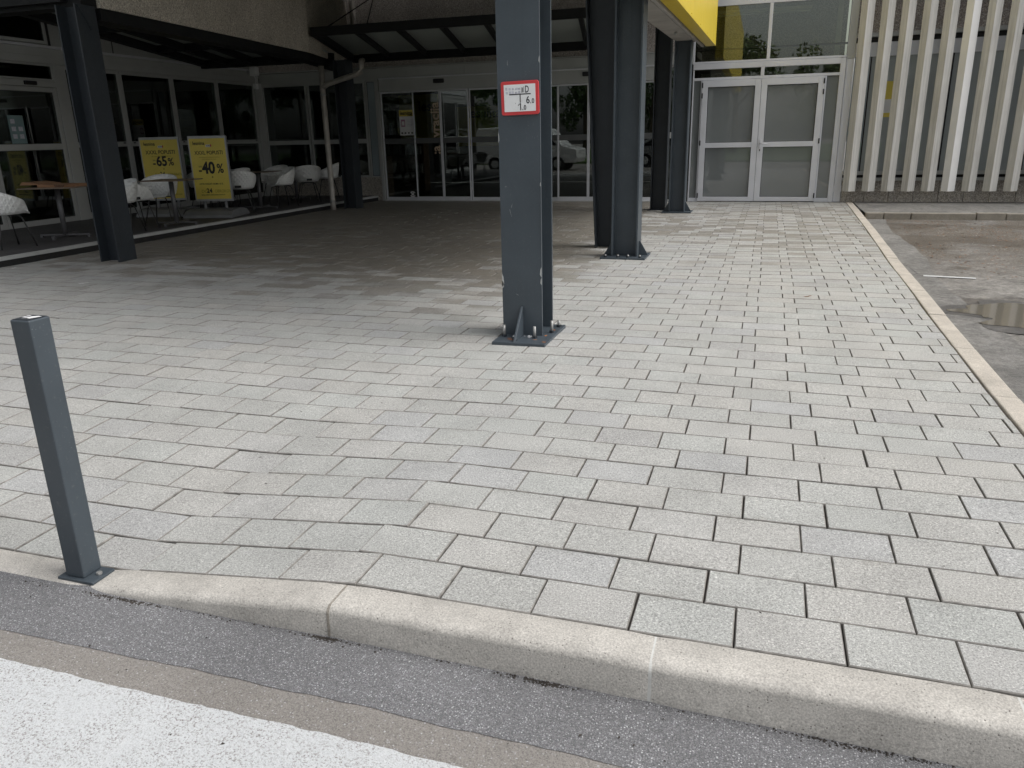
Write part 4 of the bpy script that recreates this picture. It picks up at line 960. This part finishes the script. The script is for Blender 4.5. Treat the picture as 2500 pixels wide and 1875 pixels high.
MB().prism(rrect(-.40, .40, -.36, .36, .06), 'z', .722, .734).build('table_top', M['table_top'], proto_table, .003)
MB().tube([(0, 0, .02), (0, 0, .722)], .038, 14).build('pole', M['table_pole'], proto_table)
for a in (0, 90):
    m = MB(); c_, s_ = math.cos(R(a)), math.sin(R(a))
    u = Vector((c_, s_, 0)); v = Vector((-s_, c_, 0)); pts_ = []
    m.hexa([-.36*u-.025*v+Vector((0, 0, .03)), .36*u-.025*v+Vector((0, 0, .03)), .36*u+.025*v+Vector((0, 0, .03)), -.36*u+.025*v+Vector((0, 0, .03)), -.36*u-.025*v+Vector((0, 0, .052+.001*(a > 0))), .36*u-.025*v+Vector((0, 0, .052+.001*(a > 0))), .36*u+.025*v+Vector((0, 0, .052+.001*(a > 0))), -.36*u+.025*v+Vector((0, 0, .052+.001*(a > 0)))])
    for e in (-1, 1): p = e*.345*u; m.box(p.x-.018, p.x+.018, p.y-.018, p.y+.018, 0, .031)
    m.build('foot_bar', M['table_pole'], proto_table, .003)
TB = [(-9.95, 9.15, 20, 'thin brown terrace table with a pizza box on it'), (-9.42, 10.92, 10, 'thin brown terrace table in front of the 65 percent poster'),
      (-9.80, 13.85, 8, 'terrace table between the shaded chair and the lit chair'), (-10.45, 16.2, 0, 'brown terrace table furthest back by the facade corner')]
for i, (x_, y_, a, lab) in enumerate(TB):
    c = proto_table if i == 0 else copy_tree(proto_table)
    c.location = (x_, y_, FZ); c.rotation_euler = (0, 0, R(a)); tag(c, lab, 'table', 'tables on the terrace')
pz = thing('pizza_box', 'brown cardboard pizza box left open on the terrace table', 'box', (-9.95, 9.2, FZ+.735))
tz = FZ+.7352
box('tray', M['card'], pz, -10.12, -9.62, 8.98, 9.40, tz, tz+.04)
MB().hexa([(-10.45, 8.98, tz+.03), (-10.125, 8.98, tz+.035), (-10.125, 9.40, tz+.035), (-10.45, 9.40, tz+.03), (-10.40, 8.98, tz+.075), (-10.125, 8.98, tz+.05), (-10.125, 9.40, tz+.05), (-10.40, 9.40, tz+.075)]).build('lid', M['card'], pz)
MB().hexa([(-9.61, 9.0, tz), (-9.22, 9.05, tz), (-9.22, 9.42, tz), (-9.61, 9.40, tz), (-9.61, 9.0, tz+.05), (-9.22, 9.05, tz+.05), (-9.22, 9.42, tz+.05), (-9.61, 9.40, tz+.05)]).build('second_tray', M['card'], pz) if False else None
for k in range(9):
    for q in range(2):
        if (k+q) % 2: box('printed_square', M['black'], pz, -9.80+.02*k, -9.78+.02*k, 8.978, 8.9795, tz+.001+.019*q, tz+.019+.019*q)

def poster_stand(cx_, cy_, ang, W, label, lines):
    t = thing('poster_stand', label, 'poster stand', (cx_, cy_, FZ), 'yellow sale poster stands on the terrace')
    u = Vector((math.cos(R(ang)), math.sin(R(ang)), 0)); nrm = Vector((u.y, -u.x, 0)); up = Vector((0, 0, 1)); O = Vector((cx_, cy_, 0))
    def bxl(name, mat, a0, a1, d0, d1, z0, z1, par, bev=0):
        pts_ = [O+u*a+nrm*d+up*z for z in (z0, z1) for (a, d) in ((a0, d0), (a1, d0), (a1, d1), (a0, d1))]
        return MB().hexa(pts_).build(name, mat, par, bev)
    z0, z1 = .395, 1.545; w_ = W/2
    pan = bxl('panel', M['poster_frame'], -w_, w_, -.03, .03, z0, z1, t, .006)
    bxl('top_clip', M['poster_frame'], -w_-.002, w_+.002, -.034, .034, z1-.045, z1+.004, pan, .006)
    for e in (-1, 1): bxl('side_clip', M['poster_frame'], e*w_-.022*(e > 0)-.0*(e < 0), e*w_+.022*(e < 0), .0301, .040, z0+.04, z1-.046, pan, .003)
    bxl('bottom_clip', M['poster_frame'], -w_+.023, w_-.023, .0301, .040, z0, z0+.04, pan, .003)
    sheet_ = bxl('poster_sheet', M['poster'], -w_+.02, w_-.02, .0302, .033, z0+.035, z1-.04, pan)
    for (s, a, z, sz, bold, mat, sx_) in lines:
        me = text_mesh(s, sz, M[mat], .0006, bold*sz, sx=sx_)
        place('lettering', me, frame_matrix(tuple(O+u*a+nrm*.0345+up*z), u, up), sheet_)
    bxl('logo_box', M['ochre_print'], -w_+.05, -w_+.052, .0331, .0335, 1.36, 1.46, sheet_); bxl('logo_box', M['paper'], -.03, .055, .0331, .0336, 1.355, 1.395, sheet_); bxl('logo_box', M['red'], .056, .075, .0331, .0336, 1.36, 1.40, sheet_)
    for e in (-1, 1): MB().tube([O+u*e*.20+up*(FZ+.06), O+u*e*.20+up*.40], .028, 10).build('post', M['stand'], t)
    prof = [(-.42, .0), (-.40, .05), (-.30, .115), (-.12, .145), (.12, .145), (.30, .115), (.40, .05), (.42, 0)]
    m = MB(); n_ = len(prof)
    a_ = [O+u*-.46+nrm*d+up*(FZ+z) for d, z in prof]; b_ = [O+u*.46+nrm*d+up*(FZ+z) for d, z in prof]
    a2 = [O+u*-.40+nrm*d*.93+up*(FZ+z) for d, z in prof]; b2 = [O+u*.40+nrm*d*.93+up*(FZ+z) for d, z in prof]
    m.add(a_+b_, [tuple(range(n_)), tuple(range(n_, 2*n_))[::-1]]+[(i, (i+1) % n_, n_+(i+1) % n_, n_+i) for i in range(n_)])
    bs = m.build('base', M['stand'], t, .012)
    bxl('filler_cap', M['stand'], .30, .38, .18, .26, FZ+.135, FZ+.15, bs, .005)
    return t
poster_stand(-10.88, 12.47, 14, .76, 'yellow sale poster reading minus sixty-five, the left one of the two', [('lesnina', -.30, 1.40, .085, .02, 'black', .95), ('XXX', -.02, 1.362, .04, .02, 'black', 1), ('XXXL POPUSTI', -.28, 1.245, .098, .012, 'black', .86),
    ('DO', -.165, 1.12, .035, .01, 'black', 1), ('-', -.17, 1.03, .17, .03, 'black', 1), ('65', -.10, 1.035, .245, .03, 'black', .86), ('%', .125, 1.04, .19, .02, 'black', .86),
    ('NA IZBRANE MODELE POHISTVA', -.18, 1.195, .026, 0, 'ochre_print', 1), ('+', .01, .955, .06, .01, 'black', 1), ('DO', -.16, .855, .065, 0, 'ochre_print', 1), ('24', -.06, .85, .105, .02, 'black', .9), ('OBROKOV', .08, .855, .065, 0, 'ochre_print', .9),
    ('IS', -.02, .50, .08, .02, 'black', 1), ('KREDIT BREZ', .16, .86, .024, 0, 'ochre_print', 1), ('MANJE SKRBI', .14, .50, .03, 0, 'ochre_print', 1)])
poster_stand(-9.73, 12.37, 14, .705, 'yellow sale poster reading minus forty, nearer the downpipe', [('lesnina', -.27, 1.395, .085, .02, 'black', .95), ('XXX', -.02, 1.362, .04, .02, 'black', 1), ('XXXL POPUSTI', -.255, 1.225, .092, .012, 'black', .85),
    ('NA IZBRANE MODELE POHISTVA', -.18, 1.165, .026, 0, 'ochre_print', 1), ('IN IZDELKOV ZA DOM', -.13, 1.13, .026, 0, 'ochre_print', 1),
    ('DO', -.21, 1.0, .04, .01, 'black', 1), ('-', -.22, .895, .19, .03, 'black', 1), ('40', -.15, .895, .285, .035, 'black', .84), ('%', .125, .90, .225, .02, 'black', .82),
    ('+', .003, .80, .075, .01, 'black', 1), ('HITRI KREDIT: EOM = 0 %', -.24, .69, .045, .01, 'black', .88), ('DO', -.22, .55, .075, 0, 'ochre_print', 1), ('24', -.12, .545, .115, .03, 'black', .9), ('OBROKOV', .03, .55, .075, 0, 'ochre_print', .85),
    ('MANJ OBRESTI, MANJ SKRBI POHISTVA', -.23, .50, .026, .01, 'black', 1)])

# ================================================================== SMALL THINGS ON THE GROUND
def scrap(name, label, cat, x_, y_, z_, s, mat, ang=0, curl=.3):
    c_, s_ = math.cos(R(ang)), math.sin(R(ang)); n_ = 7; vs_ = []
    for i in range(n_):
        t = i/(n_-1)-.5
        for e in (-1, 1):
            wd = s*.28*(1-(2*t)**2*.7); a, b = t*s*2, e*wd+.15*s*math.sin(t*5)
            vs_.append((x_+a*c_-b*s_, y_+a*s_+b*c_, z_+curl*s*abs(t)*abs(math.sin(3*t+1))+.002))
    f = [(2*i, 2*i+1, 2*i+3, 2*i+2) for i in range(n_-1)]
    m = MB().add(vs_, f, True); o = m.build(name, mat, None); sm = o.modifiers.new('thickness', 'SOLIDIFY'); sm.thickness = .0015
    return tag(o, label, cat)
scrap('paper_scrap', 'small white paper scrap lying on the paving before the terrace column', 'litter', -6.95, 6.5, .002, .05, M['paper'], 25)
scrap('dry_leaf', 'small curled brown leaf on the paving near the right kerb', 'leaf', .42, 7.24, .002, .035, M['litter_leaf'], 10, .8)
scrap('paper_scrap', 'white scrap lying at the foot of the terrace step, far left', 'litter', -8.75, 7.2, .002, .035, M['paper'], 70)
m = MB()
for k in range(5200):
    x_, y_ = random.uniform(1.95, 8), random.gauss(12.1, 1.6)
    if not 9.0 < y_ < 14.95 or random.random() > .15+.8*((math.sin(x_*1.7+y_*1.1)+1)/2): continue
    s = random.uniform(.006, .026); a = random.uniform(0, 6.28); z_ = LOTZ+.003
    m.add([(x_+s*math.cos(a), y_+s*math.sin(a), z_), (x_+s*.5*math.cos(a+2), y_+s*.5*math.sin(a+2), z_+s*.25), (x_-s*math.cos(a), y_-s*math.sin(a), z_+.002), (x_+s*.5*math.cos(a-2), y_+s*.5*math.sin(a-2), z_+s*.1)], [(0, 1, 2, 3)])
m.build('leaf_litter', M['litter_leaf'], None, label='dry brown leaf litter scattered over the parking asphalt', category='litter', kind='stuff') if False else tag(m.build('leaf_litter', M['litter_leaf'], None), 'dry brown leaf litter scattered over the parking asphalt', 'litter', None, 'stuff')
m = MB()
for k in range(26):
    x_, y_ = random.uniform(1.9, 6), random.uniform(8.6, 14.9); s = random.uniform(.006, .022); z_ = LOTZ+.004
    m.add([(x_-s, y_, z_), (x_, y_-s*.6, z_+.002), (x_+s, y_+.002, z_+s*.3), (x_, y_+s*.7, z_+.001)], [(0, 1, 2, 3)])
tag(m.build('paper_bits', M['paper'], None), 'tiny pale paper bits and petals on the parking asphalt', 'litter', None, 'stuff')
m = MB()
for k in range(60):
    y_ = random.uniform(2.0, 9.0); x_ = random.uniform(-5+.2*y_, 1.1); s = random.uniform(.004, .010); z_ = dip(x_, y_)+.0025
    a = random.uniform(0, 6.28); m.add([(x_+s*math.cos(a), y_+s*math.sin(a), z_), (x_-s*.4*math.sin(a), y_+s*.4*math.cos(a), z_+.0008), (x_-s*math.cos(a), y_-s*math.sin(a), z_), (x_+s*.4*math.sin(a), y_-s*.4*math.cos(a), z_)], [(0, 1, 2, 3)])
tag(m.build('gum_spots', M['sand'], None), 'dark gum and dirt spots on the grey pavers', 'dirt', None, 'stuff')
m = MB()
for k in range(50):
    x_ = random.uniform(-3, 1.2); y_ = random.uniform(1.3, 1.82); s = random.uniform(.003, .008); z_ = roadz(x_)+.004; a = random.uniform(0, 6.28)
    m.add([(x_+s*math.cos(a), y_+s*math.sin(a), z_), (x_-s*.5*math.sin(a), y_+s*.5*math.cos(a), z_+s*.5), (x_-s*math.cos(a), y_-s*math.sin(a), z_), (x_+s*.5*math.sin(a), y_-s*.5*math.cos(a), z_+s*.3)], [(0, 1, 2, 3)])
tag(m.build('road_grit', M['sand'], None), 'dark grit and crumbs on the asphalt along the kerb', 'grit', None, 'stuff')

m = MB()
for k in range(700):
    x_ = random.choice([random.uniform(-3.2, 1.35), random.gauss(-1.24, .03), random.gauss(-.52, .05), random.gauss(-2.05, .08), random.gauss(.35, .12)]); y_ = 1.834-abs(random.gauss(0, .008)); s = random.uniform(.0015, .006); z_ = roadz(x_)+.002; a = random.uniform(0, 6.28)
    m.add([(x_+s*math.cos(a), y_+s*math.sin(a), z_), (x_+s*math.cos(a+2.1), y_+s*math.sin(a+2.1), z_), (x_+s*math.cos(a+4.2), y_+s*math.sin(a+4.2), z_), (x_, y_, z_+s*.9)], [(0, 1, 3), (1, 2, 3), (2, 0, 3)])
tag(m.build('kerb_dirt', M['sand'], None), 'dark soil crumbs gathered along the foot of the front kerb', 'dirt', None, 'stuff')

# ================================================================== BEHIND THE PHOTOGRAPHER (reflected in the glass)
def leaf_crown(rx, rz, n, seed):
    rng = random.Random(seed); v, f = [], []
    cl = [(rng.gauss(0, rx*.42), rng.gauss(0, rx*.42), rng.gauss(0, rz*.40), rng.uniform(.5, 1.0)*rx*.42) for _ in range(16)]
    for k in range(n):
        cx_, cy_, cz_, cr = rng.choice(cl); d = Vector((rng.gauss(0, 1), rng.gauss(0, 1), rng.gauss(0, 1))).normalized()*cr*rng.uniform(.55, 1.05)
        p = Vector((cx_, cy_, cz_))+d; a = Vector((rng.gauss(0, 1), rng.gauss(0, 1), rng.gauss(0, 1))).normalized(); b = a.cross(d).normalized(); s = rng.uniform(.09, .20)
        i = len(v); v += [tuple(p+a*s), tuple(p+b*s*.55), tuple(p-a*s), tuple(p-b*s*.55)]; f.append((i, i+1, i+2, i+3))
    me = bpy.data.meshes.new('crown'); me.from_pydata(v, [], f); me.materials.append(M['leaf']); return me
crowns = [leaf_crown(2.6, 3.0, 3400, s) for s in (1, 2, 3)]
tm = MB(); tm.tube([(0, 0, 0), (.05, .02, 1.5), (0, .05, 3.2), (.1, 0, 5.0)], [.22, .17, .13, .06], 9)
for a in range(5): tm.tube([(0, 0, 2.6+.3*a), (1.3*math.cos(a*1.3), 1.3*math.sin(a*1.3), 4.0+.3*a)], [.08, .03], 6)
trunk_me = tm.mesh('trunk', M['bark'])
TP = [(-34, -26), (-28, -22), (-22.5, -25), (-17.5, -21), (-13, -24), (-8, -22.5), (-2.5, -25.5), (3, -22), (9, -25), (15, -22), (21, -26), (-40, -20)]
for i, (x_, y_) in enumerate(TP):
    t = thing('tree', 'leafy green tree across the road mirrored in the glass doors', 'tree', (x_, y_, -.02), 'trees on the lawn across the road')
    a = bpy.data.objects.new('trunk', trunk_me); COL.objects.link(a); a.parent = t
    b = bpy.data.objects.new('crown', crowns[i % 3]); COL.objects.link(b); b.parent = t; b.location = (0, 0, 5.2); b.rotation_euler = (0, 0, i*1.7)
    s = 1.0+.18*math.sin(i*2.3); t.scale = (s, s, s)
def vehicle(name, label, cat, x_, y_, ang, L, W, prof, paint, glass_polys, wheels):
    t = thing(name, label, cat, (0, 0, 0)); BASE[t.name] = Vector((0, 0, 0))
    m = MB(); m.prism(prof, 'y', -W/2, W/2); m.build('body', paint, t, .06)
    for g in glass_polys:
        for e in (-1, 1):
            MB().prism(g, 'y', e*(W/2+.004)-.004, e*(W/2+.004)+.004).build('side_window', M['dark_glass'], t)
    for wx in wheels:
        for e in (-1, 1):
            yy = e*(W/2-.10)
            tw = MB().tube([(wx, yy-.1, .33), (wx, yy+.1, .33)], .33, 18).build('wheel', M['tyre'], t)
            MB().tube([(wx, e*(W/2+.001)-.01, .33), (wx, e*(W/2+.001)+.012, .33)], .19, 14).build('rim', M['alu_dull'], tw)
    t.location = (x_, y_, ROADZ); t.rotation_euler = (0, 0, R(ang)); return t
vanp = [(-2.4, .35), (2.3, .35), (2.45, .55), (2.42, .95), (1.75, 1.12), (.95, 1.85), (.5, 1.95), (-2.3, 1.95), (-2.42, 1.7), (-2.45, .5)]
vehicle('parked_van', 'white van parked on the road, mirrored in the right sliding entrance', 'van', -10.6, -1.4, 0, 4.8, 1.9, vanp, M['van'], [[(.25, 1.15), (1.45, 1.15), (.9, 1.72), (.25, 1.75)]], (-1.5, 1.5))
vp2 = [(x_*1.1, z_*1.3) for x_, z_ in vanp]
vehicle('parked_van', 'tall white delivery van further off, mirrored in the left sliding entrance', 'van', -19.0, -7.0, 5, 5.2, 2.0, vp2, M['van'], [[(.3, 1.45), (1.6, 1.45), (1.0, 2.2), (.3, 2.25)]], (-1.6, 1.6))
carp = [(-2.1, .3), (2.05, .3), (2.15, .5), (2.05, .78), (1.15, .92), (.45, 1.42), (-.9, 1.46), (-1.75, .98), (-2.12, .9), (-2.15, .5)]
vehicle('parked_car', 'silver car parked across the road, faintly mirrored in the glass', 'car', -4.3, -4.6, 0, 4.3, 1.75, carp, M['car'], [[(-1.45, .98), (1.0, .98), (.42, 1.36), (-.85, 1.40)]], (-1.35, 1.35))
